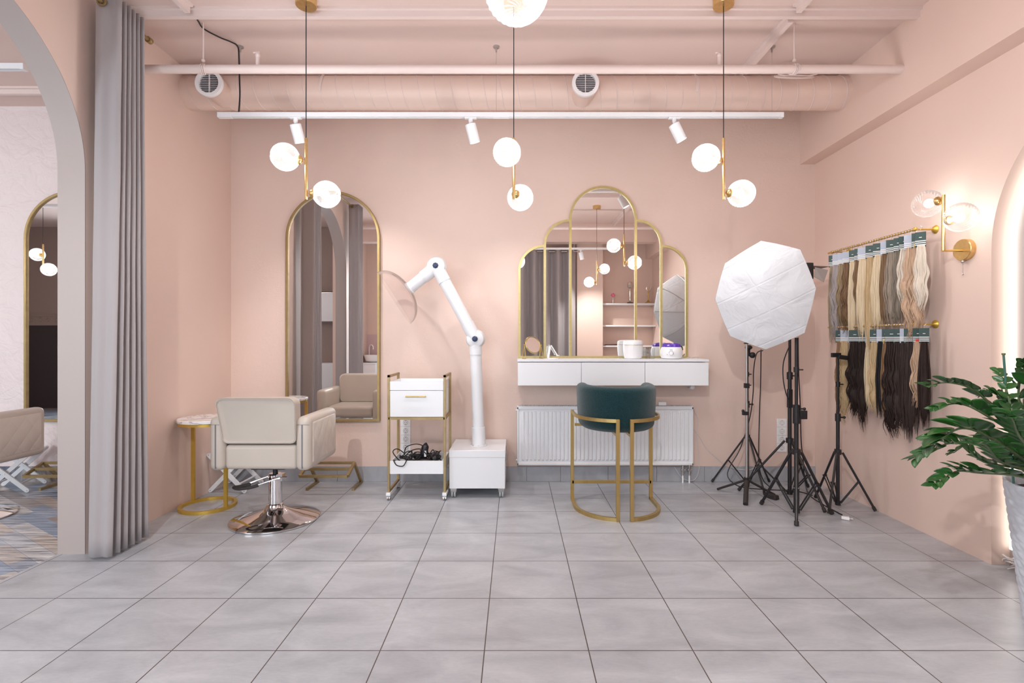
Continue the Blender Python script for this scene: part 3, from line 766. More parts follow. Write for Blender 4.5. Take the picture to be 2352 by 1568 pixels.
# ================================================================ RADIATOR
def radiator():
    x0, x1 = 0.02, 1.66; z0, z1 = 0.172, 0.724; yf = 4.80
    t = thing('radiator', 'white ribbed panel radiator under the vanity', 'radiator', ((x0+x1)/2, WY, z0))
    L = (x1-x0)/2; h = z1-z0
    # front panel: pressed ribs as real relief
    b = B(); n = 42; p = (2*L-0.07)/n
    b.box(-L, L, -0.072, -0.062, 0, h-0.012)
    b.build('back_sheet', 'white_matt', t)
    b = B(); 
    rim = 0.012
    b.box(-L, L, -0.083, -0.071, 0, rim*1.6); b.box(-L, L, -0.083, -0.071, h-0.012-rim*1.6, h-0.012)
    b.box(-L, -L+rim, -0.083, -0.071, 0, h-0.012); b.box(L-rim, L, -0.083, -0.071, 0, h-0.012)
    b.build('panel_rim', 'white_matt', t, bevel=0.002)
    b = B()
    for i in range(n):
        xc = -L+0.035+p*(i+0.5); w = p*0.36
        b.hexa([(xc-w, -0.0715, 0.04), (xc+w, -0.0715, 0.04), (xc+w, -0.0715, h-0.05), (xc-w, -0.0715, h-0.05),
                (xc-w*0.62, -0.082, 0.052), (xc+w*0.62, -0.082, 0.052), (xc+w*0.62, -0.082, h-0.062), (xc-w*0.62, -0.082, h-0.062)])
    b.build('ribs', 'white_matt', t, bevel=0.0015)
    b = B()
    m = 110
    for i in range(m):
        xc = -L+0.006+(2*L-0.012)*(i+0.5)/m
        b.box(xc-0.0022, xc+0.0022, -0.078, -0.012, h-0.012, h)
    b.box(-L, L, -0.08, -0.074, h-0.014, h-0.004); b.box(-L, L, -0.014, -0.008, h-0.014, h-0.004)
    b.build('top_grille', 'white_matt', t)
    b = B(); b.box(-L, L, -0.02, -0.008, 0, h-0.014); b.build('rear_sheet', 'white_matt', t)
    for s, z in ((-1, h-0.045), (-1, 0.04)):
        B().cyl((s*L, -0.045, z), (s*(L+0.012), -0.045, z), 0.009, 12).build('plug_cap', 'white_plastic', t)
    B().cyl((L, -0.045, h-0.05), (L+0.012, -0.045, h-0.05), 0.012, 12).build('vent_cap', 'red', t)
    for px in (1569, 1584):
        x = P(px, 0, 4.82).x-(x0+x1)/2
        B().cyl((x, -0.055, 0.0), (x, -0.055, -0.10), 0.011, 14).build('valve', 'steel', t)
        bb = B(); bb.cyl((x, -0.055, -0.05), (x, -0.085, -0.05), 0.010, 12); bb.cyl((x-0.02, -0.055, -0.05), (x+0.02, -0.055, -0.05), 0.013, 12); bb.build('valve', 'steel', t)
        B().cyl((x, -0.055, -0.09), (x, -0.055, -z0), 0.0075, 12).build('pipe', 'white_plastic', t)
radiator()
c = P(1523, 932, 4.80)
t = thing('power_adapter', 'white power adapter lying on top of the radiator behind the teal stool', 'adapter', (c.x, 4.83, 0.724))
B().box(-0.037, 0.037, -0.02, 0.02, 0, 0.036).build('adapter_body', 'white_plastic', t, bevel=0.006, seg=3)
# thin white cables on the wall right of the radiator
pts = [P(1579, 930, 4.84), P(1590, 934, 4.86), P(1603, 965, 4.87), P(1600, 1000, 4.87), P(1606, 1050, 4.87), P(1605, 1080, 4.865), P(1598, 1098, 4.86), P(1586, 1104, 4.85), P(1566, 1096, 4.85), P(1549, 1072, 4.86)]
tag(B().tube(spline(pts, 6), 0.0022, 6).build('wall_cable', 'white_cable'), 'thin pale cable looping down beside the right end of the radiator', 'cable')
pts = [P(1593, 984, 4.87), P(1608, 1005, 4.875), P(1622, 1030, 4.875), P(1645, 1050, 4.87), P(1668, 1068, 4.86), P(1700, 1078, 4.85), P(1730, 1076, 4.85), P(1760, 1055, 4.86), P(1785, 1030, 4.86), P(1797, 1012, 4.85), P(1797, 993, 4.85)]
tag(B().tube(spline(pts, 6), 0.0028, 6).build('wall_cable', 'white_cable'), 'pale cable sagging from the right wall socket behind the light stands', 'cable')

def sockets(px, y0, n, label):
    s = WY/F; c = P(px, y0, WY)
    t = thing('socket_strip', label, 'wall socket', (c.x, WY, c.z))
    w = 0.046
    for i in range(n):
        z = -0.0785*(i+0.5)
        fr = B().box(-w, w, -0.010, 0, z-0.0385, z+0.0385).build('socket_plate', 'white_plastic', t, bevel=0.002)
        B().lathe([(0.020, 0.0), (0.0215, 0.0015), (0.0225, 0.0)], 24, (0, -0.010, z), (0, -1, 0), cap=False).build('ring', 'slot_grey', fr)
        b = B(); b.cyl((-0.008, -0.0095, z), (-0.008, -0.0112, z), 0.003, 10); b.cyl((0.008, -0.0095, z), (0.008, -0.0112, z), 0.003, 10)
        b.box(-0.003, 0.003, -0.0112, -0.0095, z+0.014, z+0.019); b.box(-0.003, 0.003, -0.0112, -0.0095, z-0.019, z-0.014); b.build('pin_holes', 'grey_slot', fr)
sockets(932, 960, 5, 'vertical strip of white wall sockets behind the trolley')
sockets(1795, 961, 4, 'vertical strip of white wall sockets behind the light stands')

# ================================================================ STOOL
def stool():
    cx, cy, r = 0.81, 4.13, 0.33
    t = thing('counter_stool', 'teal boucle barrel stool on an open gold frame at the vanity', 'stool', (cx, cy, 0))
    w = 0.026
    def side(s):   # plan path from the rear post round to the near post
        a_end = math.degrees(math.asin(0.052/r))
        pts = [(s*r, 0.20)] + [(s*r*math.cos(math.radians(a)), -r*math.sin(math.radians(a))) for a in [i*(90-a_end)/16 for i in range(17)]]
        return pts
    for s in (-1, 1):
        pl = side(s)
        B().rect([(x, y, w/2) for x, y in pl], w, w).build('base_rail', 'gold', t)
        B().rect([(x, y, 0.740) for x, y in pl], 0.014, w).build('back_rail', 'gold', t)
        B().box(s*r-0.013, s*r+0.013, 0.187, 0.213, 0.0, 0.752).build('leg', 'gold', t, bevel=0.001, seg=1)
        x, y = pl[-1]
        B().box(x-0.013, x+0.013, y-0.013, y+0.013, 0.0, 0.753).build('leg', 'gold', t, bevel=0.001, seg=1)
    B().box(-r, r, 0.187, 0.213, 0.137, 0.161).build('footrest_bar', 'gold', t)
    b = B(); 
    for s in (-1, 1): b.bar((s*0.05, -0.3, 0.63), (s*0.05, 0.2, 0.63), 0.02)
    b.box(-r+0.02, r-0.02, 0.18, 0.2, 0.62, 0.64)
    b.build('seat_frame', 'gold', t)
    # barrel back: rounded profile swept round the U
    path = [(-0.262, 0.17)] + [(-0.262, 0.10)] + [(-0.262*math.cos(math.radians(a)), -0.262*math.sin(math.radians(a))) for a in [i*180/28 for i in range(29)]] + [(0.262, 0.10), (0.262, 0.17)]
    def secs():
        out = []; m = len(path)
        for i, (x, y) in enumerate(path):
            if i < 2: nrm = Vector((-1, 0, 0))
            elif i > m-3: nrm = Vector((1, 0, 0))
            else: nrm = Vector((x, y, 0)).normalized()
            e = 1.0
            if i in (0, m-1): e = 0.55
            ring = []
            hw, z0, z1 = 0.050*e, 0.638+(1-e)*0.05, 0.985-(1-e)*0.05
            k = i/(m-1); z1 += 0.012*abs(2*k-1)**2
            rr = hw*0.95
            prof = [(hw*math.cos(q), z1-rr+rr*math.sin(q)) for q in [PI*j/8 for j in range(9)]] + [(-hw, z0+rr)] + [(hw*math.cos(q), z0+rr+rr*math.sin(q)) for q in [PI+PI*j/8 for j in range(9)]]
            for a, z in prof:
                inn = (0.985-z)*0.06
                ring.append(Vector((x, y, 0))+nrm*(a-max(0, (0.72-z))*0.35)+Vector((0, 0, z)))
            out.append(ring)
        return out
    B().rings(secs()).build('back', 'boucle', t, sharp=80, sub=1)
    b = B()
    out = []
    for k, z in ((0.86, 0.642), (0.97, 0.655), (1.0, 0.69), (1.0, 0.74), (0.97, 0.765), (0.88, 0.775)):
        q = [(-0.235*k, 0.19*k), (-0.235*k, 0.0)] + [(-0.235*k*math.cos(math.radians(a)), -0.235*k*math.sin(math.radians(a))) for a in range(10, 180, 10)] + [(0.235*k, 0), (0.235*k, 0.19*k)]
        out.append([(x, y, z) for x, y in q])
    b.rings(out).build('seat', 'boucle', t, sharp=60)
stool()

# ================================================================ STYLING CHAIR
def rbox(name, mat, t, x0, x1, y0, y1, z0, z1, r, seg=5):
    return B().box(x0, x1, y0, y1, z0, z1).build(name, mat, t, bevel=r, seg=seg, sharp=80)
def styling_chair():
    cx, cy = -1.79, 3.85
    t = thing('styling_chair', 'cream leather salon chair seen from behind on a round chrome base', 'salon chair', (cx, cy, 0))
    # base
    B().lathe([(0.30, 0.0), (0.312, 0.004), (0.312, 0.012), (0.30, 0.018), (0.22, 0.040), (0.14, 0.062), (0.085, 0.082), (0.064, 0.10), (0.062, 0.106)], 72).build('base_disc', 'chrome', t)
    B().lathe([(0.062, 0.104), (0.058, 0.118), (0.047, 0.124), (0.047, 0.30), (0.049, 0.302), (0.049, 0.336), (0.040, 0.345)], 40).build('gas_column', 'chrome', t)
    b = B(); b.lathe([(0.018, 0.34), (0.018, 0.43)], 20); b.box(-0.12, 0.12, -0.12, 0.12, 0.40, 0.425); b.build('seat_mount', 'black', t)
    # pump lever
    b = B()
    piv = Vector((0.06, -0.03, 0.325))
    a1, a2 = Vector((-0.13, -0.13, 0.272)), Vector((-0.235, -0.06, 0.262))
    b.cyl(piv+Vector((0, -0.025, 0)), a1, 0.0065, 10); b.cyl(Vector((-0.03, 0.03, 0.325)), a2, 0.0065, 10)
    b.cyl(piv+Vector((-0.05, -0.02, 0.0)), piv+Vector((0.05, -0.02, 0.0)), 0.008, 10)
    b.box(0.035, 0.075, -0.055, -0.0, 0.30, 0.35)
    lv = b.build('pump_lever', 'chrome', t)
    B().tube(spline([a1+Vector((0.06, 0.012, 0.014)), a1, a1+Vector((-0.07, 0.0, -0.008)), a2+Vector((-0.035, -0.015, -0.004)), a2, a2+Vector((0.07, 0.02, 0.012))], 6), 0.0115, 12).build('lever_grip', 'rubber', lv)
    # body
    for s in (-1, 1):
        xo, xi = s*0.355, s*0.250
        a = rbox('armrest', 'leather', t, min(xo, xi), max(xo, xi), -0.25, 0.31, 0.42, 0.80, 0.042)
        q = B(); 
        q.hexa([(s*0.349, -0.205, 0.46), (s*0.349, 0.27, 0.46), (s*0.349, 0.27, 0.765), (s*0.349, -0.205, 0.765), (s*0.3605, -0.19, 0.475), (s*0.3605, 0.255, 0.475), (s*0.3605, 0.255, 0.75), (s*0.3605, -0.19, 0.75)])
        q.build('quilted_panel', 'quilt', a, bevel=0.008, seg=3, sharp=60)
        xm = s*0.3025
        B().box(xm-0.004, xm+0.004, -0.2525, -0.2475, 0.44, 0.745).build('zip', 'zip', a)
        B().box(min(xo, xi)+0.004, max(xo, xi)-0.004, -0.2512, -0.2478, 0.7455, 0.7475).build('seam', 'zip', a)
    rbox('seat_cushion', 'leather', t, -0.25, 0.25, -0.17, 0.27, 0.50, 0.62, 0.035)
    rbox('rear_panel', 'leather', t, -0.255, 0.255, -0.225, -0.14, 0.425, 0.600, 0.03)
    # backrest, tilted towards the viewer
    def prof(k, e):
        w0, w1 = 0.258-e, 0.274-e; z0, z1 = 0.612+e, 0.940-e; r = 0.05
        pts = arc(-w0+r*0.8, z0+r*0.8, r*0.8, 180, 270, 6)+arc(w0-r*0.8, z0+r*0.8, r*0.8, 270, 360, 6)+arc(w1-r, z1-r, r, 0, 90, 6)+arc(-w1+r, z1-r, r, 90, 180, 6)
        return [(x, k-(z-0.61)*0.22, z) for x, z in pts]
    b = B().rings([prof(-0.225, 0.012), prof(-0.240, 0.0), prof(-0.165, 0.0), prof(-0.150, 0.0), prof(-0.125, 0.014)])
    bk = b.build('backrest', 'leather', t, bevel=0.006, seg=3, sharp=50)
    pr = prof(-0.2405, 0.006)
    B().rect([Vector(p)+Vector((0, -0.002, 0)) for p in pr], 0.002, 0.002, up=(0, -1, 0), closed=True).build('piping', 'leather', bk)
    return t
ch = styling_chair()
dup(ch, (-4.15, 3.87, 0), 0, 'cream quilted salon chair in the next room, cut by the left edge of the photo')

def footrest():
    t = thing('footrest', 'low gold bar footrest against the back wall under the tall mirror', 'footrest', (-1.645, 4.60, 0))
    w = 0.022; W = 0.205
    for s in (-1, 1):
        B().rect([(s*W, -0.02, w/2), (s*W, 0.225, w/2), (s*W, 0.02, 0.235)], w, w, up=(1, 0, 0)).build('skid', 'gold_dark', t)
        B().rect([(s*W, 0.02, 0.238), (s*W, -0.17, 0.167)], w, w, up=(0, 0, 1)).build('side_rail', 'gold_dark', t)
    for y, z in ((0.02, 0.238), (-0.07, 0.204), (-0.17, 0.167)):
        B().bar((-W, y, z), (W, y, z), w).build('crossbar', 'gold_dark', t)
    return t
fo = footrest()
dup(fo, (-4.02, 4.60, 0), 0, 'low gold bar footrest in the next room, half behind the left arch')
def folding_stool():
    t = thing('folding_stool', 'white wooden cross-legged folding stool behind the side table', 'folding stool', (-2.515, 4.66, 0))
    for y in (-0.15, 0.15):
        for s in (-1, 1):
            yy = y+0.012*s
            p, q = Vector((-0.155*s, yy, 0.02)), Vector((0.155*s, yy, 0.335))
            d = (q-p).normalized(); n_ = Vector((-d.z, 0, d.x))
            ring = []
            hw = 0.017
            out = [q+(d*math.cos(a)+n_*math.sin(a))*hw for a in [math.radians(-90+15*i) for i in range(13)]] + [p-(d*math.cos(a)+n_*math.sin(a))*hw for a in [math.radians(-90+15*i) for i in range(13)]]
            B().rings([[v+Vector((0, -0.008, 0)) for v in out], [v+Vector((0, 0.008, 0)) for v in out]]).build('leg', 'white_matt', t, sharp=50)
            b = B(); 
            for c in (p, q, (p+q)/2): b.cyl(c+Vector((0, -0.0095, 0)), c+Vector((0, 0.0095, 0)), 0.005, 10)
            b.build('bolt', 'steel', t)
    for s in (-1, 1):
        B().cyl((s*0.155, -0.15, 0.335), (s*0.155, 0.15, 0.335), 0.012, 12).build('rail', 'white_matt', t)
        B().cyl((s*0.10, -0.15, 0.078), (s*0.10, 0.15, 0.078), 0.008, 12).build('stretcher', 'white_matt', t)
    sl = [[(x, y, 0.338-0.03*math.cos(x/0.155*PI/2)) for x in [-0.155+0.31*i/12 for i in range(13)]] for y in (-0.13, 0.13)]
    B().rings(sl, False, False).build('sling_seat', 'curtain', t, solid=0.004)
    return t
fs = folding_stool()
dup(fs, (-4.48, 4.62, 0), math.radians(20), 'white wooden cross-legged folding stool in the next room beyond the left arch')

def side_table():
    t = thing('side_table', 'round marble topped side table with a bright gold ring base beside the cream chair', 'side table', (-2.465, 4.14, 0))
    B().lathe([(0.001, 0.690), (0.210, 0.690), (0.216, 0.693), (0.216, 0.712), (0.212, 0.716), (0.001, 0.716)], 64).build('table_top', 'marble', t)
    n = 64
    ring = [(0.196*math.cos(2*PI*i/n), 0.196*math.sin(2*PI*i/n)) for i in range(n)]
    B().rect([(x, y, 0.0125) for x, y in ring], 0.024, 0.024, closed=True).build('base_ring', 'gold_bright', t)
    B().rect([(x*1.0, y*1.0, 0.679) for x, y in ring], 0.02, 0.02, closed=True).build('top_ring', 'gold_bright', t)
    for x, y in ((-0.175, 0.088), (0.182, -0.072)):
        B().box(x-0.013, x+0.013, y-0.009, y+0.009, 0.02, 0.672).build('leg', 'gold_bright', t)
side_table()

# ================================================================ CURTAINS
def curtain(name, label, pts_top, pts_bot, z0, z1, rings_at, rax):
    t = thing(name, label, 'curtain', (pts_top[0][0], pts_top[0][1], 0))
    o = Vector((pts_top[0][0], pts_top[0][1], 0))
    n = 30; rows = []
    a = spline([(p[0], p[1], 0) for p in pts_top], 10); b_ = spline([(p[0], p[1], 0) for p in pts_bot], 10)
    for k in range(n+1):
        f = k/n; g = f**1.4
        rows.append([a[i].lerp(b_[i], g)-o+Vector((0.003*noise.noise(Vector((i*0.07, k*0.25, 3))), 0.003*noise.noise(Vector((i*0.07, k*0.25, 9))), z1+(z0-z1)*f)) for i in range(len(a))])
    B().rings(rows, False, False).build('cloth', 'curtain', t, sharp=70, solid=0.003)
    for p in rings_at:
        B().lathe([(0.020, -0.004), (0.030, -0.004), (0.031, 0), (0.030, 0.004), (0.020, 0.004)], 24, Vector(p)-o, rax, cap=False).build('grommet', 'gold_dark', t)
    return t
RZ = 3.43; RX = -2.555
def zig(y0, y1, xa, xb, n):
    pts = [(xa, y0), (xa*0.5+xb*0.5, y0+0.000), (xb-0.014, y0+0.002)]
    for i in range(1, n*2):
        f = i/(n*2-1); y = y0+(y1-y0)*f
        if i % 2: pts += [(xb, y-(y1-y0)/(n*4))] if False else []
        x = xa if i % 2 else xb-0.014
        pts.append((x+(0.012 if i % 2 else 0), y))
    return pts
def pleats(y0, y1, xa, xb, n):
    # flat front panel, then tight folds whose round edges face the room
    s = 1 if y1 > y0 else -1
    pts = [(xa, y0+0.012*s), (xa*0.7+xb*0.3, y0-0.006*s), (xa*0.4+xb*0.6, y0+0.006*s), (xb-0.02, y0-0.004*s)]
    st = (y1-y0)/n
    for i in range(n):
        yc = y0+st*(i+0.5)
        pts += [(xb, yc-st*0.32), (xb-0.02, yc-st*0.12), ((xa+xb)/2, yc-st*0.02), (xa+0.02, yc+st*0.02), (xa+0.005, yc+st*0.2), (xa+0.02, yc+st*0.35)]
        if i < n-1: pts += [((xa+xb)/2, yc+st*0.42), (xb-0.02, yc+st*0.5)]
    return pts
top = pleats(3.20, 3.43, -2.612, -2.446, 6); bot = pleats(3.13, 3.50, -2.60, -2.455, 6)
curtain('arch_curtain', 'gathered greige curtain hanging beside the left arch from ceiling to floor', top, bot, 0.02, 3.463, [(RX, 3.186, RZ)], (0, 1, 0))
top = pleats(1.62, 1.40, -2.612, -2.446, 6); bot = pleats(1.66, 1.36, -2.60, -2.446, 6)
curtain('arch_curtain', 'gathered greige curtain on the near side of the arch, seen in the tall mirror', top, bot, 0.02, 3.463, [(RX, 1.634, RZ)], (0, 1, 0))
t = thing('curtain_rod', 'antique brass curtain rod running along the left wall above the arch', 'curtain rod', (RX, 2.4, RZ))
B().cyl((0, -1.25, 0), (0, 1.18, 0), 0.013, 20).build('rod', 'gold_dark', t)
for y in (-1.25, 1.18):
    s = 1 if y > 0 else -1
    B().lathe([(0.014, 0.0), (0.021, 0.004), (0.021, 0.012), (0.018, 0.016), (0.021, 0.02), (0.021, 0.035), (0.012, 0.04)], 20, (0, y, 0), (0, s, 0)).build('finial', 'gold_dark', t)
    B().cyl((0, y-0.1*s if s > 0 else y+0.1, 0), (XL-RX, y-0.1*s if s > 0 else y+0.1, 0), 0.008, 12).build('bracket', 'gold_dark', t)
# rear curtain seen in the triple mirror
pts = []; x0, x1, n = 0.02, 1.20, 5
for i in range(n*2+1):
    x = x0+(x1-x0)*i/(n*2); pts.append((x, -0.42+(0.095 if i % 2 else -0.095)))
bot = [(p[0]*0.985+0.02, -0.42+(p[1]+0.42)*1.1) for p in pts]
rg = [(x0+(x1-x0)*(i+0.5)/(n*2), -0.42, 3.08) for i in range(n*2)]
curtain('passage_curtain', 'wide greige grommet curtain behind the viewer, filling the left of the triple mirror', pts, bot, 0.02, 3.13, rg, (1, 0, 0))
t = thing('curtain_rod', 'curtain rod behind the viewer, seen at the top left of the triple mirror', 'curtain rod', (0.6, -0.42, 3.08))
B().cyl((-0.65, 0, 0), (0.63, 0, 0), 0.012, 16).build('rod', 'chrome', t)
B().cyl((0.55, 0, 0), (0.55, 0.125, 0.12), 0.007, 10).build('bracket', 'chrome', t)
B().cyl((-0.55, 0, 0), (-0.55, 0.125, 0.12), 0.007, 10).build('bracket', 'chrome', t)

# ================================================================ EXTRACTOR ARM
def extractor():
    x0, x1, y0, y1 = -0.558, -0.081, 4.35, 4.84
    cx, cy = (x0+x1)/2, (y0+y1)/2
    t = thing('fume_extractor', 'white wheeled extractor with a jointed arm and clear dome hood', 'extractor', (cx, cy, 0))
    W, D = (x1-x0)/2, (y1-y0)/2
    B().box(-W+0.003, W-0.003, -D+0.003, D-0.003, 0.083, 0.350).build('cabinet', 'white_matt', t, bevel=0.004)
    B().box(-W, W, -D, D, 0.346, 0.407).build('lid', 'white_matt', t, bevel=0.004)
    for sx in (-1, 1):
        for sy in (-1, 1):
            b = B(); x, y = sx*(W-0.035), sy*(D-0.05)
            b.cyl((x-0.019, y-0.005, 0.030), (x-0.003, y-0.005, 0.030), 0.030, 24); b.cyl((x+0.003, y-0.005, 0.030), (x+0.019, y-0.005, 0.030), 0.030, 24)
            c_ = b.build('caster', 'caster', t, bevel=0.003)
            b = B(); b.box(x-0.028, x+0.028, y-0.03, y+0.03, 0.074, 0.083); b.hexa([(x-0.023, y-0.02, 0.045), (x+0.023, y-0.02, 0.045), (x+0.023, y+0.02, 0.045), (x-0.023, y+0.02, 0.045), (x-0.026, y-0.026, 0.075), (x+0.026, y-0.026, 0.075), (x+0.026, y+0.026, 0.075), (x-0.026, y+0.026, 0.075)])
            b.build('fork', 'steel', c_)
    b = B(); b.box(W, W+0.008, -0.05, 0.05, 0.25, 0.33); b.box(W, W+0.006, 0.0, 0.05, 0.35, 0.395); b.box(-W-0.006, -W, -0.05, 0.0, 0.28, 0.34); b.build('latch', 'steel', t, bevel=0.001)
    # arm in the plane facing the viewer
    D0 = 4.565
    def L(px, py, dd=0): return P(px, py, D0+dd)-Vector((cx, cy, 0))
    base = L(1100, 1021); j2 = L(1092, 778); j1 = L(1003, 612); e = L(941, 662)
    base.z = 0.407
    col = j2+Vector((0, 0, -0.04))
    ax = (col-base).normalized()
    B().lathe([(0.075, 0.0), (0.075, 0.006), (0.060, 0.008), (0.060, 0.16), (0.055, 0.161)], 36, base, ax).build('collar', 'white_matt', t)
    b = B()
    for i in range(8):
        a = 2*PI*i/8; b.cyl(base+Vector((0.068*math.cos(a), 0.068*math.sin(a), 0.004)), base+Vector((0.068*math.cos(a), 0.068*math.sin(a), 0.010)), 0.005, 8)
    b.build('screws', 'steel', t)
    def pipe(name, p, q, r, n=32): return B().cyl(p, q, r, n).build(name, 'white_matt', t)
    pipe('lower_tube', base+ax*0.15, j2-Vector((0, 0, 0.05)), 0.0515)
    up = (L(1093, 810)-L(1094, 800)).normalized()
    pipe('sleeve', j2+Vector((0.004, 0, -0.14)), j2+Vector((0, 0, -0.03)), 0.0555)
    off = Vector((0, -0.012, 0))
    d12 = (j1-j2).normalized()
    pipe('upper_tube', j2+d12*0.12+off, j1-d12*0.12+off, 0.0535)
    pipe('sleeve', j2+off+d12*0.0, j2+off+d12*0.155, 0.0575); pipe('sleeve', j1+off-d12*0.155, j1+off-d12*0.0, 0.0575)
    d1e = (e-j1).normalized()
    pipe('sleeve', j1+d1e*0.02, j1+d1e*0.15, 0.0575); pipe('nozzle_tube', j1+d1e*0.12, e+d1e*0.01, 0.0515)
    for j, r in ((j2, 0.086), (j1, 0.088)):
        jb = B().lathe([(0.001, -0.062), (r*0.5, -0.060), (r*0.84, -0.045), (r, -0.012), (r, 0.0), (r*0.97, 0.004), (r*0.97, 0.010), (r, 0.014), (r*0.93, 0.04), (r*0.6, 0.058), (0.001, 0.062)], 48, j, (0, 1, 0), cap=False).build('elbow_joint', 'white_matt', t)
        kn = []
        n = 48
        for r_, z in ((0.024, 0.058), (0.024, 0.078), (0.019, 0.082), (0.010, 0.084)):
            kn.append([j+Vector((r_*(1+0.05*math.cos(8*2*PI*i/n))*math.cos(2*PI*i/n), -z, r_*(1+0.05*math.cos(8*2*PI*i/n))*math.sin(2*PI*i/n))) for i in range(n)])
        B().rings(kn).build('knob', 'knob', jb)
    b = B(); 
    for p_, q_, ff in ((j2, d12, 0.14), (j2, d12, 0.165), (j1, -d12, 0.14), (j1, -d12, 0.165)):
        for s in (0.025,): b.cyl(p_+off+q_*ff+Vector((s, -0.050, 0.0)), p_+off+q_*ff+Vector((s, -0.0575, 0.0)), 0.004, 8)
    b.build('rivets', 'steel', t)
    # clear dome: axis from rim centre to apex
    rc = L(906, 684); apex = e+d1e*0.0
    nrm = (Vector((0.844, 0, 0.536))+Vector((0, 0.10, 0))).normalized()
    R = 0.265; dp = 0.165
    prof = [(R*1.03, -0.004), (R*1.03, 0.0)] + [(R*math.cos(q), dp*math.sin(q)) for q in [PI/2*i/14 for i in range(14)]]
    B().lathe(prof, 56, rc, nrm, cap=False).build('dome_hood', 'dome', t, sharp=60)
    B().lathe([(0.0545, -0.014), (0.060, -0.008), (0.060, 0.004), (0.0545, 0.01)], 32, e, -d1e).build('hood_collar', 'white_plastic', t)
extractor()

# ================================================================ TROLLEY
def trolley():
    x0, x1, y0, y1 = -1.056, -0.588, 4.31, 4.66
    cx, cy = (x0+x1)/2, (y0+y1)/2; W, D = (x1-x0)/2, (y1-y0)/2
    t = thing('salon_trolley', 'white tray and drawer trolley in a gold square tube frame on casters', 'trolley', (cx, cy, 0))
    w = 0.020
    for sx in (-1, 1):
        b = B(); X = sx*W
        b.box(X-w/2, X+w/2, -D-w/2, -D+w/2, 0.065, 1.045); b.box(X-w/2, X+w/2, D-w/2, D+w/2, 0.065, 1.045)
        b.box(X-w/2, X+w/2, -D-w/2, D+w/2, 1.025, 1.045); b.box(X-w/2, X+w/2, -D, D, 0.065, 0.085); b.box(X-w/2, X+w/2, -D, D, 0.673, 0.693)
        b.build('side_frame', 'gold_dark', t, bevel=0.001, seg=1)
        B().box(X-0.018, X+0.018, -D-0.025, D+0.025, 0.043, 0.066).build('runner', 'white', t, bevel=0.002)
        for sy in (-1, 1):
            y = sy*(D-0.0)
            b = B(); b.cyl((X-0.014, y, 0.018), (X-0.003, y, 0.018), 0.018, 18); b.cyl((X+0.003, y, 0.018), (X+0.014, y, 0.018), 0.018, 18)
            b.box(X-0.016, X+0.016, y-0.012, y+0.012, 0.024, 0.044)
            b.build('caster', 'steel', t)
    B().box(-W, W, -D-w/2, -D+w/2, 0.673, 0.693).build('front_rail', 'gold_dark', t)
    B().box(-W, W, D-w/2, D+w/2, 0.673, 0.693).build('rear_rail', 'gold_dark', t)
    xi = W-w/2-0.001; f = -D-0.006
    def tray(name, z0, z1, th=0.014):
        b = B(); b.box(-xi, xi, f, f+th, z0, z1); b.box(-xi, xi, D-th-0.01, D-0.01, z0, z1); b.box(-xi, -xi+th, f+th, D-th-0.01, z0, z1); b.box(xi-th, xi, f+th, D-th-0.01, z0, z1)
        b.box(-xi+th, xi-th, f+th, D-th-0.01, z0, z0+0.012)
        return b.build(name, 'white', t)
    tray('top_tray', 0.919, 0.992)
    B().box(-xi, xi, f+0.02, D-0.01, 0.694, 0.917).build('cabinet', 'white', t)
    dr = B().box(-xi, xi, f, f+0.018, 0.696, 0.914).build('drawer', 'white', t, bevel=0.0015, seg=1)
    hx = P(955.5, 0, 4.3).x-cx
    b = B(); b.cyl((hx-0.085, f-0.022, 0.868), (hx+0.085, f-0.022, 0.868), 0.0055, 12); b.cyl((hx-0.078, f-0.022, 0.868), (hx-0.078, f, 0.868), 0.005, 10); b.cyl((hx+0.078, f-0.022, 0.868), (hx+0.078, f, 0.868), 0.005, 10)
    b.build('handle', 'gold', dr)
    tray('bottom_tray', 0.220, 0.328)
    return cx, cy
tx, ty = trolley()
rnd = random.Random(3)
b = B()
for k in range(16):
    c0 = Vector((rnd.uniform(-0.14, 0.13), rnd.uniform(-0.11, 0.07), 0)); r0 = rnd.uniform(0.035, 0.075); pts = []
    a0 = rnd.uniform(0, 6); tl = rnd.uniform(-0.5, 0.5); e1 = rnd.uniform(0.6, 1.2); zz = 0.262+rnd.uniform(0, 0.075)
    for i in range(26):
        a = a0+i*0.42; rr = r0*(1+0.12*math.sin(1.7*a+k))
        pts.append(c0+Vector((max(-0.20, min(0.2, rr*math.cos(a)))+0, max(-0.15, min(0.13, rr*e1*math.sin(a))), zz+0.028*math.sin(a*1.0+tl*5)+0.010*math.sin(2.3*a))))
    pts = [Vector((max(-0.2, min(0.2, p.x)), max(-0.15, min(0.12, p.y)), max(0.245, p.z))) for p in pts]
    b.tube(spline(pts, 3), 0.0042, 7)
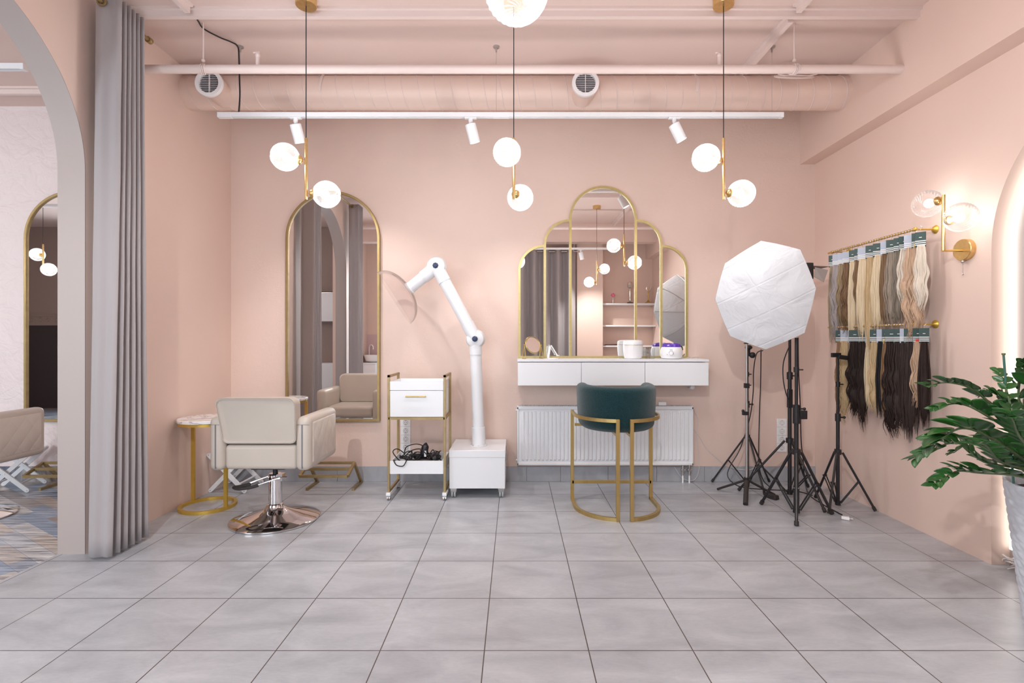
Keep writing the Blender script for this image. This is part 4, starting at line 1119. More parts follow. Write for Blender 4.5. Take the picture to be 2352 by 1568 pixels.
# loops rising over the tray rim
b.tube(spline([(-0.10, -0.1, 0.27), (-0.16, -0.15, 0.335), (-0.20, -0.17, 0.40), (-0.17, -0.16, 0.425), (-0.12, -0.14, 0.39), (-0.09, -0.15, 0.345), (-0.05, -0.16, 0.34)], 8), 0.0045, 8)
b.tube(spline([(-0.17, -0.12, 0.30), (-0.185, -0.205, 0.34), (-0.16, -0.21, 0.30), (-0.11, -0.208, 0.292), (-0.088, -0.205, 0.32), (-0.08, -0.14, 0.345), (-0.02, -0.08, 0.38)], 8), 0.0045, 8)
b.tube(spline([(-0.13, -0.05, 0.36), (-0.11, -0.06, 0.42), (-0.03, -0.06, 0.445), (0.03, -0.05, 0.425), (0.02, -0.05, 0.38)], 8), 0.0045, 8)
b.tube(spline([(-0.12, -0.10, 0.34), (-0.06, -0.12, 0.40), (0.02, -0.1, 0.41), (0.08, -0.1, 0.36), (0.12, -0.08, 0.40), (0.14, -0.08, 0.36), (0.16, -0.07, 0.33)], 8), 0.0045, 8)
for (x, y, z, sx, sy, sz, ry) in ((0.045, -0.07, 0.385, 0.034, 0.022, 0.07, 0.2), (0.0, -0.02, 0.32, 0.07, 0.03, 0.03, 0.3), (0.13, -0.02, 0.32, 0.05, 0.04, 0.035, -0.4), (0.06, -0.10, 0.31, 0.06, 0.02, 0.02, 0.1)):
    bb = bmesh.new(); bmesh.ops.create_icosphere(bb, subdivisions=3, radius=1)
    me = Matrix.Translation((x, y, z)) @ Matrix.Rotation(ry, 4, 'Y') @ Matrix.Diagonal((sx, sy, sz, 1))
    for v in bb.verts:
        v.co = v.co*(1+0.22*noise.noise(v.co*2.2+Vector((x*40, 0, 0)))); v.co = me @ v.co
    tmp = bpy.data.meshes.new('tmp'); bb.to_mesh(tmp); bb.free(); b.bm.from_mesh(tmp); bpy.data.meshes.remove(tmp)
ct = b.build('cable_tangle', 'cable'); ct.location = (tx, ty, 0)
for v in ct.data.vertices: pass
tag(ct, 'tangle of black appliance cables and hair tools in the lower trolley tray', 'cables')
# a white label on the tangle's adapter
o = B().box(0.048, 0.066, -0.097, -0.093, 0.345, 0.395).build('label_sticker', 'stripe', ct)

# ================================================================ STANDS
def tripod(px, cx, cy, feet, zc, ztop, label, name='light_stand', r=0.013, leg=0.0085, brace=0.5):
    t = thing(name, label, 'stand', (cx, cy, 0))
    B().cyl((0, 0, 0.03), (0, 0, ztop*0.62), r, 16).build('column', 'black', t)
    B().cyl((0, 0, ztop*0.6), (0, 0, ztop), r*0.72, 14).build('upper_column', 'black', t)
    b = B(); b.cyl((0, 0, ztop*0.6-0.03), (0, 0, ztop*0.6+0.03), r*1.5, 14); b.cyl((0, 0, ztop*0.6), (r*3.4, -0.005, ztop*0.6), 0.006, 8); b.ball((r*3.6, -0.005, ztop*0.6), 0.011, 10, 8)
    b.build('clamp', 'black', t)
    b = B(); b.cyl((0, 0, ztop*0.82-0.02), (0, 0, ztop*0.82+0.02), r*1.2, 14); b.cyl((0, 0, ztop*0.82), (r*3, -0.005, ztop*0.82), 0.005, 8)
    b.build('clamp', 'black', t)
    b = B(); b.cyl((0, 0, zc-0.015), (0, 0, zc+0.025), r*1.9, 16); b.build('collar', 'black', t)
    B().cyl((0, 0, 0.02), (0, 0, 0.055), r*1.5, 16).build('lower_collar', 'black', t)
    for fx, fy in feet:
        f = Vector((fx-cx, fy-cy, 0.008)); d = f.copy(); d.z = 0; dn = d.normalized()
        top = dn*r*2.4+Vector((0, 0, zc)); mid = top.lerp(f, brace)
        l = B().cyl(top, f, leg, 10).build('leg', 'black', t)
        bb = B()
        sd = Vector((-dn.y, dn.x, 0))*leg*1.2
        bb.cyl(mid+sd, dn*r*1.5+sd+Vector((0, 0, 0.04)), leg*0.55, 8); bb.cyl(mid-sd, dn*r*1.5-sd+Vector((0, 0, 0.04)), leg*0.55, 8)
        bb.cyl(mid-sd*1.6, mid+sd*1.6, leg*0.7, 8)
        bb.build('brace', 'black', t)
        B().cyl(f+(top-f).normalized()*0.03, f, leg*1.45, 10).build('foot', 'rubber', t)
    return t
# softbox on its stand
s1 = tripod(0, 2.15, 3.94, [(2.02, 3.70), (2.0, 4.19), (2.43, 3.95)], 0.48, 1.355, 'thick black tripod stand in front, ending under the white softbox', r=0.0165, leg=0.011)
b = B(); b.box(0.02, 0.075, -0.02, 0.02, 0.735, 0.80); b.cyl((0, 0, 0.70), (0, 0, 0.82), 0.026, 16); b.build('locking_block', 'black', s1, bevel=0.003)
def softbox():
    t = thing('softbox', 'large white octagonal softbox with a creased cloth front', 'softbox', (2.35, 4.41, 1.55))
    verts_px = [(1748, 553), (1838, 573), (1874, 662), (1848, 764), (1759, 802), (1677, 771), (1643, 687), (1665, 605)]
    o = Vector((2.35, 4.41, 1.55))
    nrm = Vector((-0.33, -0.93, -0.08)).normalized(); c0 = P(1757, 678, 3.86)
    rimd = [(nrm.dot(c0)-nrm.z*H)/(nrm.x*(x-1183)/F+nrm.y-nrm.z*(y-780)/F) for x, y in verts_px]
    rim = [P(x, y, d)-o for (x, y), d in zip(verts_px, rimd)]
    c = sum(rim, Vector())/8
    # cloth front: rim subdivided with slight sag between the rods, shallow dome towards the viewer
    sub = 8; N = 8*sub
    def rimpt(i, k):
        a, b_ = rim[i // sub % 8], rim[(i // sub+1) % 8]; f = (i % sub)/sub
        p = a.lerp(b_, f); p = p+(c-p)*(-0.012)*math.sin(PI*f)
        return p
    rows = []; rnd2 = random.Random(5)
    for k in range(12):
        f = 1-k/12
        row = []
        for i in range(N):
            p = rimpt(i, k); q = c+(p-c)*f
            h = 0.055*(1-f*f)
            h += 0.010*noise.noise(Vector((q.x*6, q.z*6, 2.0)))*(1-f**6)*1.6
            row.append(q+nrm*h)
        rows.append(row)
    lip = [[p-nrm*0.035-(c-p).normalized()*-0.004 for p in rows[0]]]
    b = B().rings(lip+rows, False)
    # close centre
    b.bm.verts.ensure_lookup_table()
    last = b.bm.verts[-N:]; b.bm.faces.new(last)
    b.build('cloth_front', 'softcloth', t, sharp=60)
    # back skin: white outside, tapering to the lamp head
    head = c-nrm*0.34+Vector((0.0, 0.0, -0.05))
    rows = []
    for k in range(9):
        f = k/8
        row = []
        for i in range(N):
            p = rimpt(i, 0)-nrm*0.03; q = p.lerp(head+(p-c)*0.16, f)
            q = q+(q-(c-nrm*0.34*f)).normalized()*0.055*math.sin(PI*f)
            row.append(q)
        rows.append(row)
    B().rings(rows, False).build('back_skin', 'softcloth', t, sharp=50)
    b = B()
    for i in range(8):
        b.tube([rows[k][i*sub]+(rows[k][i*sub]-head).normalized()*0.003 for k in range(9)], 0.003, 6)
    b.build('ribs', 'steel', t)
    B().lathe([(0.05, 0), (0.06, 0.02), (0.06, 0.10), (0.045, 0.12)], 24, head+nrm*0.02, -nrm).build('lamp_head', 'black', t)
    b = B(); b.bar(head-nrm*0.08, (-0.03, 0.0, 0.02), 0.025, 0.02); b.cyl((0, 0, -0.04), (0, 0, 0.05), 0.022, 14); b.build('tilt_bracket', 'black', t)
    return head+o
hd = softbox()
s2 = tripod(0, 2.35, 4.41, [(1.98, 4.57), (2.40, 3.99), (2.66, 4.68)], 0.474, 1.72, 'tall black tripod stand at the back, carrying the softbox and the flap light', r=0.016, leg=0.0095)
B().box(-0.028, 0.012, -0.03, 0.0, 0.76, 0.92).build('grip', 'black', s2, bevel=0.006)
def barn():
    t = thing('flap_light', 'small studio light with taupe folding flaps peeking out right of the softbox', 'studio light', (2.35, 4.41, 1.72))
    o = Vector((2.35, 4.41, 1.72))
    c = P(1868, 622, 4.36)-o
    B().box(c.x-0.10, c.x+0.0, -0.06, 0.06, c.z-0.07, c.z+0.07).build('lamp_housing', 'black', t, bevel=0.008)
    b = B(); b.hexa([(c.x, -0.06, c.z+0.04), (c.x+0.11, -0.09, c.z+0.030), (c.x+0.11, 0.08, c.z+0.030), (c.x, 0.06, c.z+0.04), (c.x, -0.06, c.z+0.044), (c.x+0.11, -0.09, c.z+0.034), (c.x+0.11, 0.08, c.z+0.034), (c.x, 0.06, c.z+0.044)])
    b.build('top_flap', 'barndoor', t)
    b = B(); b.hexa([(c.x, -0.062, c.z-0.05), (c.x+0.06, -0.1, c.z-0.10), (c.x+0.095, -0.10, c.z+0.0), (c.x+0.01, -0.062, c.z+0.03), (c.x, -0.058, c.z-0.05), (c.x+0.06, -0.096, c.z-0.10), (c.x+0.095, -0.096, c.z+0.0), (c.x+0.01, -0.058, c.z+0.03)])
    b.build('side_flap', 'barndoor', t)
    b = B(); b.bar((0, 0, 0), (c.x-0.03, 0, c.z-0.04), 0.025, 0.02); b.build('yoke', 'black', t)
barn()
s3 = tripod(0, 2.13, 4.72, [(1.85, 4.845), (2.39, 4.845), (2.147, 4.43)], 0.447, 1.25, 'thin black tripod stand nearest the back wall, behind the silver tripod', r=0.011, leg=0.008)
b = B(); b.ball((0.0, -0.02, 1.27), 0.032, 14, 10, (1, 1, 0.7)); b.ball((0.03, -0.03, 1.20), 0.028, 14, 10); b.box(-0.01, 0.01, -0.03, 0.0, 1.19, 1.28); b.build('ball_clamp', 'black', s3)
def silver_tripod():
    cx, cy = 1.97, 4.385
    t = thing('silver_tripod', 'telescopic silver tripod with thick black legs left of the softbox stand', 'tripod', (cx, cy, 0))
    B().cyl((0, 0, 0.13), (0, 0, 0.8), 0.0115, 16).build('pole', 'steel', t)
    B().cyl((0, 0, 0.8), (0, 0, 1.31), 0.009, 16).build('upper_pole', 'steel', t)
    b = B(); b.cyl((0, 0, 0.09), (0, 0, 0.17), 0.021, 16); b.build('hub', 'black', t)
    for fx, fy, th in ((1.862, 4.165, 0.019), (1.80, 4.585, 0.010), (2.225, 4.42, 0.010)):
        f = Vector((fx-cx, fy-cy, 0.012)); tp = Vector((0, 0, 0.14))+Vector((f.x, f.y, 0)).normalized()*0.02
        B().cyl(tp, f, th, 14).build('leg', 'rubber', t)
    b = B(); b.box(-0.018, 0.018, -0.016, 0.016, 0.93, 0.97); b.cyl((0, 0, 0.95), (0.035, -0.01, 0.955), 0.005, 8); b.box(-0.035, 0.014, -0.014, 0.014, 0.70, 0.73); b.ball((-0.03, 0, 0.735), 0.013, 10, 8); b.box(-0.02, 0.012, -0.01, 0.01, 1.305, 1.315)
    b.build('clip', 'black', t)
silver_tripod()
s4 = tripod(0, 2.58, 4.12, [(2.41, 3.957), (2.81, 4.02), (2.54, 4.36)], 0.44, 1.20, 'slim black tripod stand with a small clamp, in front of the dark hair wefts', r=0.0135, leg=0.009)
b = B(); b.box(-0.05, 0.02, -0.012, 0.012, 1.20, 1.235); b.cyl((-0.01, -0.016, 1.205), (0.065, -0.016, 1.195), 0.018, 14); b.build('clamp_head', 'black', s4, bevel=0.002)
B().cyl((0, 0, 1.15), (0, 0, 1.20), 0.009, 12).build('spigot', 'steel', s4)
# cables of the stands
cbl = [
 ([P(1752, 805, 4.2), P(1738, 812, 4.3), P(1731, 850, 4.5), P(1730, 900, 4.55), P(1722, 960, 4.6), P(1700, 1030, 4.6), P(1676, 1072, 4.55), P(1672, 1095, 4.5), P(1690, 1113, 4.47), P(1715, 1120, 4.45), P(1760, 1124, 4.42), P(1830, 1128, 4.35), P(1866, 1138, 4.33)], 'black lamp cable dropping from the softbox and curling on the floor by the silver tripod'),
 ([P(1748, 803, 4.5), P(1747, 880, 4.65), P(1744, 960, 4.7), P(1743, 1060, 4.6), P(1752, 1100, 4.5), P(1768, 1118, 4.45)], 'straight thin black cable hanging between silver tripod and softbox stand'),
 ([P(1815, 790, 4.3), P(1800, 830, 4.35), P(1799, 870, 4.35), P(1806, 905, 4.35), P(1815, 923, 4.35)], 'short black cable bowing out left of the tall stand'),
 ([P(1833, 775, 4.1), P(1834, 850, 4.15), P(1838, 930, 4.2), P(1840, 1010, 4.25), P(1845, 1060, 4.3), P(1848, 1100, 4.3), P(1858, 1135, 4.25), P(1890, 1158, 4.12), P(1915, 1175, 4.03), P(1934, 1191, 3.93)], 'black cable running down the tall stand to a white plug on the floor')]
for pts, lab in cbl:
    for p in pts:
        p.z = max(p.z, 0.006)
    sp = spline(pts, 8)
    for p in sp: p.z = max(p.z, 0.005)
    tag(B().tube(sp, 0.0045, 7).build('lamp_cable', 'cable'), lab, 'cable')
c = P(1768, 1120, 4.38)
pb = B().hexa([(-0.05, -0.02, 0), (0.06, -0.03, 0), (0.06, 0.03, 0), (-0.05, 0.03, 0), (-0.045, -0.016, 0.035), (0.055, -0.026, 0.035), (0.055, 0.026, 0.035), (-0.045, 0.026, 0.035)]).build('power_brick', 'rubber', bevel=0.006, seg=3)
pb.location = (c.x, 4.36, 0.001); pb.rotation_euler = (0, 0, math.radians(-60)); tag(pb, 'black power brick lying on the floor between the stands', 'power brick')
c = P(1941, 1195, 3.85)
t = thing('floor_plug', 'white power plug lying on the floor near the slim stand', 'plug', (c.x, 3.84, 0.014), math.radians(-28))
B().hexa([(-0.03, -0.014, -0.012), (0.022, -0.022, -0.012), (0.022, 0.022, -0.012), (-0.03, 0.014, -0.012), (-0.03, -0.012, 0.010), (0.022, -0.02, 0.010), (0.022, 0.02, 0.010), (-0.03, 0.012, 0.010)]).build('plug_body', 'white_plastic', t, bevel=0.004, seg=3)
b = B(); b.cyl((0.02, -0.01, 0), (0.045, -0.01, 0), 0.0024, 8); b.cyl((0.02, 0.01, 0), (0.045, 0.01, 0), 0.0024, 8); b.build('pins', 'steel', t)

# ================================================================ HAIR RACKS
def rack(z, label):
    t = thing('hair_rail', label, 'rail', (XR, 3.94, z))
    x = -0.14
    B().cyl((x, -0.46, 0), (x, 0.50, 0), 0.008, 16).build('rod', 'gold_bright', t)
    b = B()
    for i in range(34):
        y = -0.44+0.9*i/33; b.lathe([(0.0085, -0.006), (0.0105, -0.003), (0.0105, 0.003), (0.0085, 0.006)], 12, (x, y, 0), (0, 1, 0.25))
    b.build('ring_beads', 'silver', t)
    for y in (-0.46, 0.44):
        B().lathe([(0.001, 0.022), (0.010, 0.022), (0.022, 0.012), (0.028, 0.004), (0.028, 0), (0.001, 0)], 24, (0, y, 0), (-1, 0, 0)).build('wall_flange', 'gold_bright', t)
        B().cyl((0, y, 0), (x, y, 0), 0.006, 12).build('bracket', 'gold_bright', t)
        B().ball((x, y, 0), 0.014, 14, 10).build('finial', 'gold_bright', t)
rack(2.085, 'upper brass rail holding blonde hair wefts on the right wall')
rack(1.445, 'lower brass rail holding dark hair wefts on the right wall')
HC = {}
def hm(name, c1, c2):
    HC[name] = hair_mat('hair_'+name, c1, c2)
hm('ash_blonde', (0.30, 0.23, 0.155), (0.46, 0.37, 0.27)); hm('lilac_grey', (0.30, 0.255, 0.25), (0.46, 0.40, 0.395)); hm('dark_blonde', (0.24, 0.165, 0.09), (0.38, 0.28, 0.17))
hm('brown', (0.13, 0.07, 0.032), (0.25, 0.15, 0.08)); hm('pale_blonde', (0.60, 0.47, 0.30), (0.80, 0.66, 0.46)); hm('golden', (0.44, 0.30, 0.15), (0.66, 0.49, 0.29))
hm('grey_brown', (0.14, 0.115, 0.085), (0.25, 0.21, 0.165)); hm('beige', (0.42, 0.27, 0.17), (0.62, 0.44, 0.31)); hm('ivory', (0.60, 0.52, 0.42), (0.80, 0.72, 0.62))
hm('black_brown', (0.010, 0.005, 0.004), (0.035, 0.019, 0.015)); hm('soft_black', (0.016, 0.009, 0.008), (0.050, 0.032, 0.027)); hm('black', (0.007, 0.006, 0.007), (0.022, 0.018, 0.02)); hm('tan', (0.22, 0.115, 0.05), (0.36, 0.22, 0.12))
hm('mousy', (0.20, 0.155, 0.115), (0.36, 0.30, 0.24))
def weft(px, z_rod, d_card, px_bottom, w, col, wave, label, grp, card='card', lean=0.0, extra=None, seed=1):
    """one bundle: hook, card with printed stripes and the hair; px = picture column, used only to find its place on the rail"""
    X = XR-0.14
    y = X*F/(px-1183)
    rd = random.Random(seed)
    t = thing('hair_weft', label, 'hair extension', (X, y, z_rod), math.radians(-38+rd.uniform(-9, 9)), grp)
    ch_ = 0.098; cw = w*0.5+0.002
    B().tube([(0, 0, 0.012), (0.012, 0, 0.0), (0.0, 0, -0.012), (0, 0, -0.03)], 0.0016, 6).build('hook', 'steel', t)
    B().box(-cw, cw, -0.002, 0.002, -0.03-ch_, -0.028).build('card', card, t)
    b = B()
    for i in range(3):
        z = -0.03-ch_+0.012+i*0.0125; b.box(-cw*0.97, cw*0.97, -0.004, -0.0015, z, z+0.006)
    b.build('printed_stripes', 'stripe', t)
    if card == 'card': B().box(-cw*0.25, cw*0.25, -0.0035, -0.0015, -0.066, -0.062).build('printed_mark', 'stripe', t)
    if extra: B().box(-0.014, 0.014, -0.006, -0.002, -0.135, -0.10).build('sticker', extra, t)
    top = -0.03-ch_+0.012
    zb = (H-(px_bottom-780)*y/F)-z_rod-0.035
    Lh = top-zb
    wave = wave*(0.75 if wave > 0.0055 else 0.22)
    b = B(); nl = 34
    for k in range(nl):
        u = (k+0.5)/nl*2-1; layer = rd.choice((-1, 0, 1))
        wx = w*0.5*u*rd.uniform(0.82, 1.05); ph = rd.uniform(-0.22, 0.22)+(0.35*u); ll = Lh*rd.uniform(0.84, 1.0) if abs(u) > 0.3 else Lh*rd.uniform(0.93, 1.03)
        r0 = w/nl*2.4; m = 26; pts = []; rads = []
        for i in range(m+1):
            f = i/m
            spread = 0.75+0.75*min(1, f*2.2)-0.45*f**3
            amp = wave*min(1, f*2.2)
            pts.append((wx*spread+lean*f*f+amp*math.sin(f*Lh*38+ph), 0.010*layer*(0.5+f)+amp*0.5*math.cos(f*Lh*31+ph), top-ll*f))
            rads.append(r0*(0.75+0.5*math.sin(PI*min(1, f*1.2)))*(1-0.80*max(0, (f-0.6)/0.4)**2))
        b.tube(pts, r0, 6, True, rads)
    core = []
    for i in range(25):
        f = i/24; amp = wave*min(1, f*2.2); spread = 0.75+0.75*min(1, f*2.2)-0.45*f**3
        cx_ = lean*f*f+amp*math.sin(f*Lh*38); cy_ = amp*0.5*math.cos(f*Lh*31); k = (1-0.75*max(0, (f-0.7)/0.3)**2)
        core.append([(cx_+w*0.40*spread*k*math.cos(a), cy_+0.013*k*(0.5+f)*math.sin(a), top-Lh*0.90*f) for a in [2*PI*j/14 for j in range(14)]])
    b.rings(core)
    b.build('hair', HC[col], t, sharp=180)
    return t
def col7(v): return 1860+v/2.903
def row7(v): return 500+v/2.903
G1, G2 = 'blonde hair wefts on the upper rail', 'hair wefts on the lower rail'
up = [(150, 815, .05, 'ash_blonde', .004, 'card', 'ash blonde weft at the far left end of the upper rail'),
 (178, 800, .055, 'lilac_grey', .012, 'card_grey', 'lilac grey wavy weft, second from the far end of the upper rail'),
 (212, 720, .05, 'dark_blonde', .010, 'card_grey', 'dark blonde wavy weft next to the lilac grey one'),
 (243, 760, .05, 'brown', .013, 'card_grey', 'curly light brown weft on the upper rail, left part'),
 (285, 850, .045, 'pale_blonde', .002, 'card', 'long straight pale blonde weft reaching below the lower rail cards'),
 (322, 560, .045, 'brown', .006, 'card', 'short brown weft between two pale blonde ones on the upper rail'),
 (352, 785, .06, 'pale_blonde', .004, 'card_grey', 'wide pale blonde weft just left of the longest weft of the upper rail'),
 (400, 915, .05, 'golden', .003, 'card', 'longest golden blonde weft hanging between the lower cards'),
 (455, 735, .06, 'pale_blonde', .005, 'card', 'pale blonde weft right of the longest one'),
 (498, 700, .045, 'brown', .004, 'card_grey', 'medium brown weft in the middle of the upper rail'),
 (545, 690, .06, 'mousy', .006, 'card', 'mousy ash weft with curled ends on the upper rail'),
 (590, 700, .05, 'grey_brown', .006, 'card', 'dark grey brown weft on the upper rail'),
 (632, 560, .06, 'ivory', .008, 'card', 'short ivory weft beside the beige wavy ones'),
 (676, 780, .075, 'beige', .013, 'card_grey', 'broad beige wavy weft near the right end of the upper rail'),
 (712, 790, .05, 'beige', .013, 'card', 'beige wavy weft with a yellow sticker near the right end of the upper rail'),
 (738, 600, .055, 'ivory', .008, 'card', 'ivory weft at the right end of the upper rail')]
for i, (x, yb, w_, c_, wv, cd, lab) in enumerate(up):
    weft(col7(x), 2.085, 0, row7(yb), w_, c_, wv, lab, G1, cd, extra='yellow' if i == 14 else None, seed=i+3)
lo = [(195, 1310, .045, 'tan', .006, 'card', 'tan weft at the far end of the lower rail'),
 (232, 1340, .055, 'golden', .013, 'card_grey', 'golden wavy weft behind the slim stand on the lower rail'),
 (300, 1310, .075, 'black_brown', .012, 'card', 'broad wavy black-brown weft in the left part of the lower rail'),
 (352, 1390, .05, 'black_brown', .007, 'card', 'black-brown weft with a long curling tip on the lower rail'),
 (395, 1250, .045, 'pale_blonde', .003, 'card_grey', 'straight pale blonde weft on the lower rail'),
 (432, 1280, .055, 'golden', .011, 'card', 'curly golden blonde weft beside the straight pale one'),
 (472, 1310, .045, 'black', .003, 'card_grey', 'straight jet black weft on the lower rail'),
 (505, 1300, .04, 'tan', .004, 'card', 'narrow tan weft beside the jet black one'),
 (545, 1440, .075, 'black_brown', .012, 'card', 'broad wavy dark weft with curling ends, middle of the lower rail'),
 (592, 1415, .055, 'soft_black', .008, 'card', 'wavy dark brown weft right of the broad wavy one'),
 (632, 1400, .05, 'soft_black', .002, 'card_grey', 'straight dark brown weft on the lower rail'),
 (672, 1450, .07, 'soft_black', .002, 'card', 'longest straight dark brown weft of the lower rail'),
 (722, 1230, .055, 'beige', .012, 'card', 'crimped beige weft near the right end of the lower rail'),
 (762, 1385, .05, 'black_brown', .003, 'card', 'dark weft at the right end of the lower rail')]
for i, (x, yb, w_, c_, wv, cd, lab) in enumerate(lo):
    weft(col7(x), 1.445, 0, row7(yb), w_, c_, wv, lab, G2, cd, seed=i+40, extra={7: 'yellow', 12: 'red'}.get(i))

# ================================================================ PLANT
def plant():
    cx, cy = 2.56, 2.33
    t = thing('potted_plant', 'tall zz plant in a woven-look pale grey planter at the right edge', 'plant', (cx, cy, 0))
    hP = 0.67; n, m = 150, 120; R = []
    for i in range(m+1):
        f = i/m; z = hP*f; r = 0.185+0.072*f
        row = []
        for j in range(n):
            a = 2*PI*j/n
            u = a*24/(2*PI)+f*7; v = f*20+a*3/(2*PI)
            e = abs(math.sin(PI*u))**0.6*abs(math.sin(PI*(v+0.5*(int(math.floor(u)) % 2))))**0.4
            row.append(((r+0.006*e)*math.cos(a), (r+0.006*e)*math.sin(a), z))
        R.append(row)
    for k in ((0.256, hP+0.004), (0.246, hP), (0.237, hP-0.05)): R.append([(k[0]*math.cos(2*PI*j/n), k[0]*math.sin(2*PI*j/n), k[1]) for j in range(n)])
    B().rings(R).build('planter', 'pot', t, sharp=60)
    B().lathe([(0.239, 0), (0.17, 0.006), (0.001, 0.012)], 40, (0, 0, hP-0.048)).build('soil', 'soil', t)
    rd = random.Random(11)
    o = Vector((cx, cy, 0))
    def frond(root, ctrl, tip, leaf=0.085, npair=11, seed=0):
        rr = random.Random(seed)
        pts = spline([root, root.lerp(ctrl, 0.5)+Vector((0, 0, 0.03)), ctrl, ctrl.lerp(tip, 0.55)+Vector((0, 0, 0.03)), tip], 8)
        b = B(); N = len(pts)
        b.tube(pts, 0.006, 8, True, [0.0085*(1-0.8*i/(N-1)) for i in range(N)])
        st = b.build('stem', 'stem', t)
        b = B()
        for k in range(npair):
            f = 0.26+0.74*k/(npair-1); i = min(N-2, int(f*(N-1))); p = pts[i].lerp(pts[i+1], f*(N-1)-i); d = (pts[i+1]-pts[i]).normalized()
            sd = d.cross(Vector((0, 0, 1)));
            if sd.length < 0.1: sd = Vector((1, 0, 0))
            sd.normalize(); up_ = sd.cross(d).normalized()
            for s in (-1, 1):
                L = leaf*rr.uniform(0.85, 1.12)*(1.0-0.45*max(0, (f-0.55)/0.45)); W = L*0.29*rr.uniform(0.9, 1.15)
                dr = (d*rr.uniform(0.55, 0.8)+sd*s*rr.uniform(0.6, 0.9)+up_*rr.uniform(0.15, 0.6)).normalized()
                wd = dr.cross(up_*0.9+sd*0.25*s+Vector((rr.uniform(-.3, .3),)*3)).normalized(); nn = wd.cross(dr).normalized()
                rows = []
                for q in range(8):
                    g = q/7; ww = W*(math.sin(PI*g**0.75)**0.8 if 0 < g < 1 else 0.02)+0.0006
                    c_ = p+dr*L*g-Vector((0, 0, 1))*0.16*L*g*g
                    rows.append([c_-wd*ww+nn*ww*0.28, c_-wd*ww*0.5+nn*ww*0.06, c_, c_+wd*ww*0.5+nn*ww*0.06, c_+wd*ww+nn*ww*0.28])
                b.rings(rows, False, False)
            if k == npair-1:
                rows = []
        b.build('leaves', 'leaf', st, sharp=60, solid=0.0008)
    def W(x, y, d): return P(x, y, d)-o
    root = Vector((-0.05, 0, hP-0.04))
    spec = [((2250, 905, 2.25), (2128, 886, 2.2), .075), ((2260, 950, 2.1), (2150, 938, 2.15), .08), ((2230, 985, 2.1), (2112, 1050, 2.15), .12), ((2240, 1020, 2.3), (2115, 1048, 2.3), .10),
            ((2250, 1085, 2.1), (2150, 1112, 2.1), .085), ((2310, 930, 2.3), (2262, 908, 2.35), .08), ((2330, 960, 2.2), (2290, 850, 2.4), .06), ((2345, 930, 2.4), (2345, 830, 2.4), .07),
            ((2260, 1060, 2.45), (2160, 1010, 2.55), .085), ((2300, 1060, 2.15), (2230, 1020, 1.95), .085), ((2290, 1010, 2.5), (2190, 1040, 2.6), .08), ((2380, 900, 2.3), (2420, 780, 2.3), .09), ((2420, 950, 2.2), (2560, 900, 2.2), .09), ((2400, 900, 2.5), (2500, 820, 2.6), .09), ((2340, 1000, 2.0), (2310, 960, 1.85), .09),
            ((2420, 1000, 2.0), (2500, 950, 1.9), .09)]
    for i, (c_, tp, lf) in enumerate(spec):
        frond(root+Vector((rd.uniform(-.10, .08), rd.uniform(-.08, .08), 0)), W(*c_), W(*tp), lf, 11, i)
    a, b_ = W(2328, 1110, 2.3), W(2305, 815, 2.3)
    B().cyl(a, b_, 0.0045, 10).build('stake', plain('green_stake', (0.05, 0.16, 0.13), 0.4), t)
    B().cyl(b_, b_+Vector((0, 0, 0.008)), 0.007, 10).build('stake_cap', 'stem', t)
plant()
b = B()
rd = random.Random(2)
for k in range(5):
    a0 = rd.uniform(0, 3)
    b.tube([(XR+0.05+0.03*math.cos(a0+i*0.5), 2.98+0.05*math.sin(a0+i*0.5+k), 0.010+0.045*abs(math.sin(i*0.35+k))+0.006*k) for i in range(16)], 0.0035, 6)
tag(b.build('floor_wires', 'white_cable'), 'small bundle of pale wires at the foot of the lit niche', 'wires')

# ================================================================ SEEN ONLY IN THE MIRRORS
for z, lab in ((2.075, 'top white shelf of the niche behind the viewer, bearing trophies'), (1.635, 'middle white shelf of the niche behind the viewer'), (1.225, 'lowest white shelf of the niche behind the viewer')):
    o = B().box(1.752, XB if z > 3 else XR-0.002, YR, YR+0.27, z-0.03, z).build('wall_shelf', 'white', bevel=0.002)
    tag(o, lab, 'shelf', 'white shelves in the rear niche')
def trophy(px, h, kind, label):
    d = 2*WY-(YR+0.15); x = (px-1183)/F*d
    t = thing('trophy', label, 'trophy', (x, YR+0.15, 2.075), 0, 'trophies on the top shelf')
    if kind == 0:
        B().lathe([(0.03, 0), (0.03, 0.01), (0.010, 0.02), (0.008, 0.12), (0.012, 0.14)], 20).build('stem', 'silver', t)
        B().ball((0, 0, 0.175), 0.04, 20, 14).build('ball', 'rose', t)
    else:
        B().box(-0.055, 0.055, -0.04, 0.04, 0, 0.025).build('plinth', 'black' if kind == 1 else 'gold', t, bevel=0.003)
        B().lathe([(0.045, 0.025), (0.02, 0.05), (0.03, 0.08), (0.018, 0.12), (0.03, 0.18), (0.022, 0.24), (0.03, 0.28), (0.018, 0.31)] if kind == 1 else [(0.045, 0.025), (0.02, 0.06), (0.012, 0.09), (0.018, 0.15), (0.010, 0.19), (0.016, 0.24), (0.010, 0.26)], 20).build('stem', 'silver' if kind == 1 else 'gold', t)
        if kind == 1: B().lathe([(0.01, 0.30), (0.05, 0.33), (0.062, 0.38), (0.05, 0.43), (0.045, 0.44)], 8).build('cup', 'silver', t, flat=True)
        else:
            b = B(); b.tube([(-0.01, 0, 0.25), (-0.04, 0, 0.30), (-0.03, 0, 0.35)], 0.012, 8); b.tube([(0.01, 0, 0.25), (0.05, 0, 0.30), (0.06, 0, 0.36)], 0.012, 8); b.build('figure', 'silver', t)
trophy(1407, 0.2, 0, 'small award with a pink ball on the top shelf, seen in the mirror')
trophy(1446, 0.44, 1, 'tallest silver cup trophy on the top shelf, seen in the mirror')
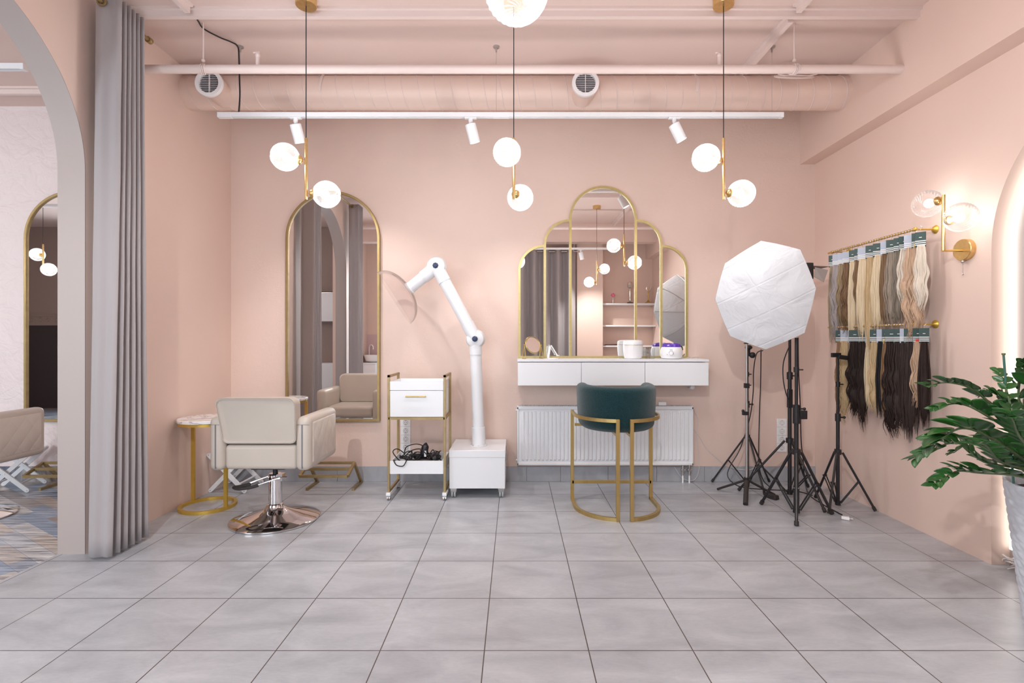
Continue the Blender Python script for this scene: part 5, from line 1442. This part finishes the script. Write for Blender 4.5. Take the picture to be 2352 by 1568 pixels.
trophy(1488, 0.36, 2, 'gold based figure trophy at the end of the top shelf, seen in the mirror')
o = B().hexa([(1.80, YR+0.05, 1.225), (2.35, YR+0.05, 1.225), (2.35, YR+0.25, 1.225), (1.80, YR+0.25, 1.225), (1.86, YR+0.08, 1.245), (2.30, YR+0.08, 1.26), (2.30, YR+0.22, 1.262), (1.86, YR+0.22, 1.245)]).build('folded_cloth', 'burgundy', bevel=0.006, seg=3)
tag(o, 'dark burgundy folded cloth on the lowest rear shelf, seen in the mirror', 'cloth')
# washbasin in the alcove
t = thing('washbasin_cabinet', 'white washbasin cabinet behind the viewer, seen at the right edge of the tall mirror', 'cabinet', (-2.87, YR+0.013, 0))
B().box(-0.17, 0.12, 0, 0.48, 0.05, 0.86).build('cabinet', 'white', t, bevel=0.003)
B().box(-0.175, 0.13, 0, 0.50, 0.86, 0.885).build('top_slab', 'white', t, bevel=0.002)
t = thing('wash_bowl', 'white round bowl basin with tall tap, seen in the tall mirror', 'basin', (-2.86, YR+0.27, 0.885))
B().lathe([(0.07, 0.0), (0.14, 0.03), (0.168, 0.12), (0.172, 0.15), (0.165, 0.15), (0.15, 0.11), (0.10, 0.04), (0.001, 0.03)], 40, cap=False).build('bowl', 'white_plastic', t)
B().tube(spline([(-0.12, -0.17, 0.0), (-0.12, -0.17, 0.25), (-0.10, -0.14, 0.33), (-0.05, -0.09, 0.35), (-0.01, -0.06, 0.31), (-0.01, -0.05, 0.26)], 6), 0.011, 12).build('tap', 'white_plastic', t)
# white cupboards in the next room
t = thing('wall_cupboard', 'white wall cupboard of the next room, seen through the arch in the tall mirror', 'cupboard', (-3.75, -0.39, 1.69))
B().box(-0.55, 0.55, 0, 0.32, 0, 0.54).build('carcass', 'white', t, bevel=0.002)
for s in (-1, 1): B().box(min(0.003*s, 0.547*s), max(0.003*s, 0.547*s), 0.32, 0.338, 0.003, 0.537).build('door', 'white', t, bevel=0.0015)
t = thing('base_cupboard', 'white base cupboard of the next room, seen through the arch in the tall mirror', 'cupboard', (-3.75, -0.39, 0))
B().box(-0.55, 0.55, 0, 0.45, 0, 0.90).build('carcass', 'white', t, bevel=0.002)
for s in (-1, 1): B().box(min(0.003*s, 0.547*s), max(0.003*s, 0.547*s), 0.45, 0.468, 0.05, 0.88).build('door', 'white', t, bevel=0.0015)
t = thing('laptop', 'closed dark laptop lying on the white wall cupboard, seen in the tall mirror', 'laptop', (-3.62, -0.2, 2.23))
B().box(-0.18, 0.18, -0.12, 0.12, 0, 0.012).build('base', 'silver', t, bevel=0.004); B().box(-0.18, 0.18, -0.12, 0.12, 0.013, 0.022).build('lid', 'black', t, bevel=0.004)
# carved border of the dark wainscot in the next room
b = B(); b.box(-10.05, -8.0, -0.39, -0.375, 1.62, 1.65); b.box(-10.05, -8.0, -0.39, -0.375, 1.80, 1.83); b.box(-10.05, -8.0, -0.395, -0.385, 1.65, 1.80)
for i in range(12):
    x = -9.95+i*0.165
    b.tube([(x+0.07*math.cos(a)*(1-a/9), -0.378, 1.725+0.06*math.sin(a)*(1-a/9)) for a in [0.5*k for k in range(12)]], 0.006, 6)
struct(b.build('trim_20', 'taupe'))
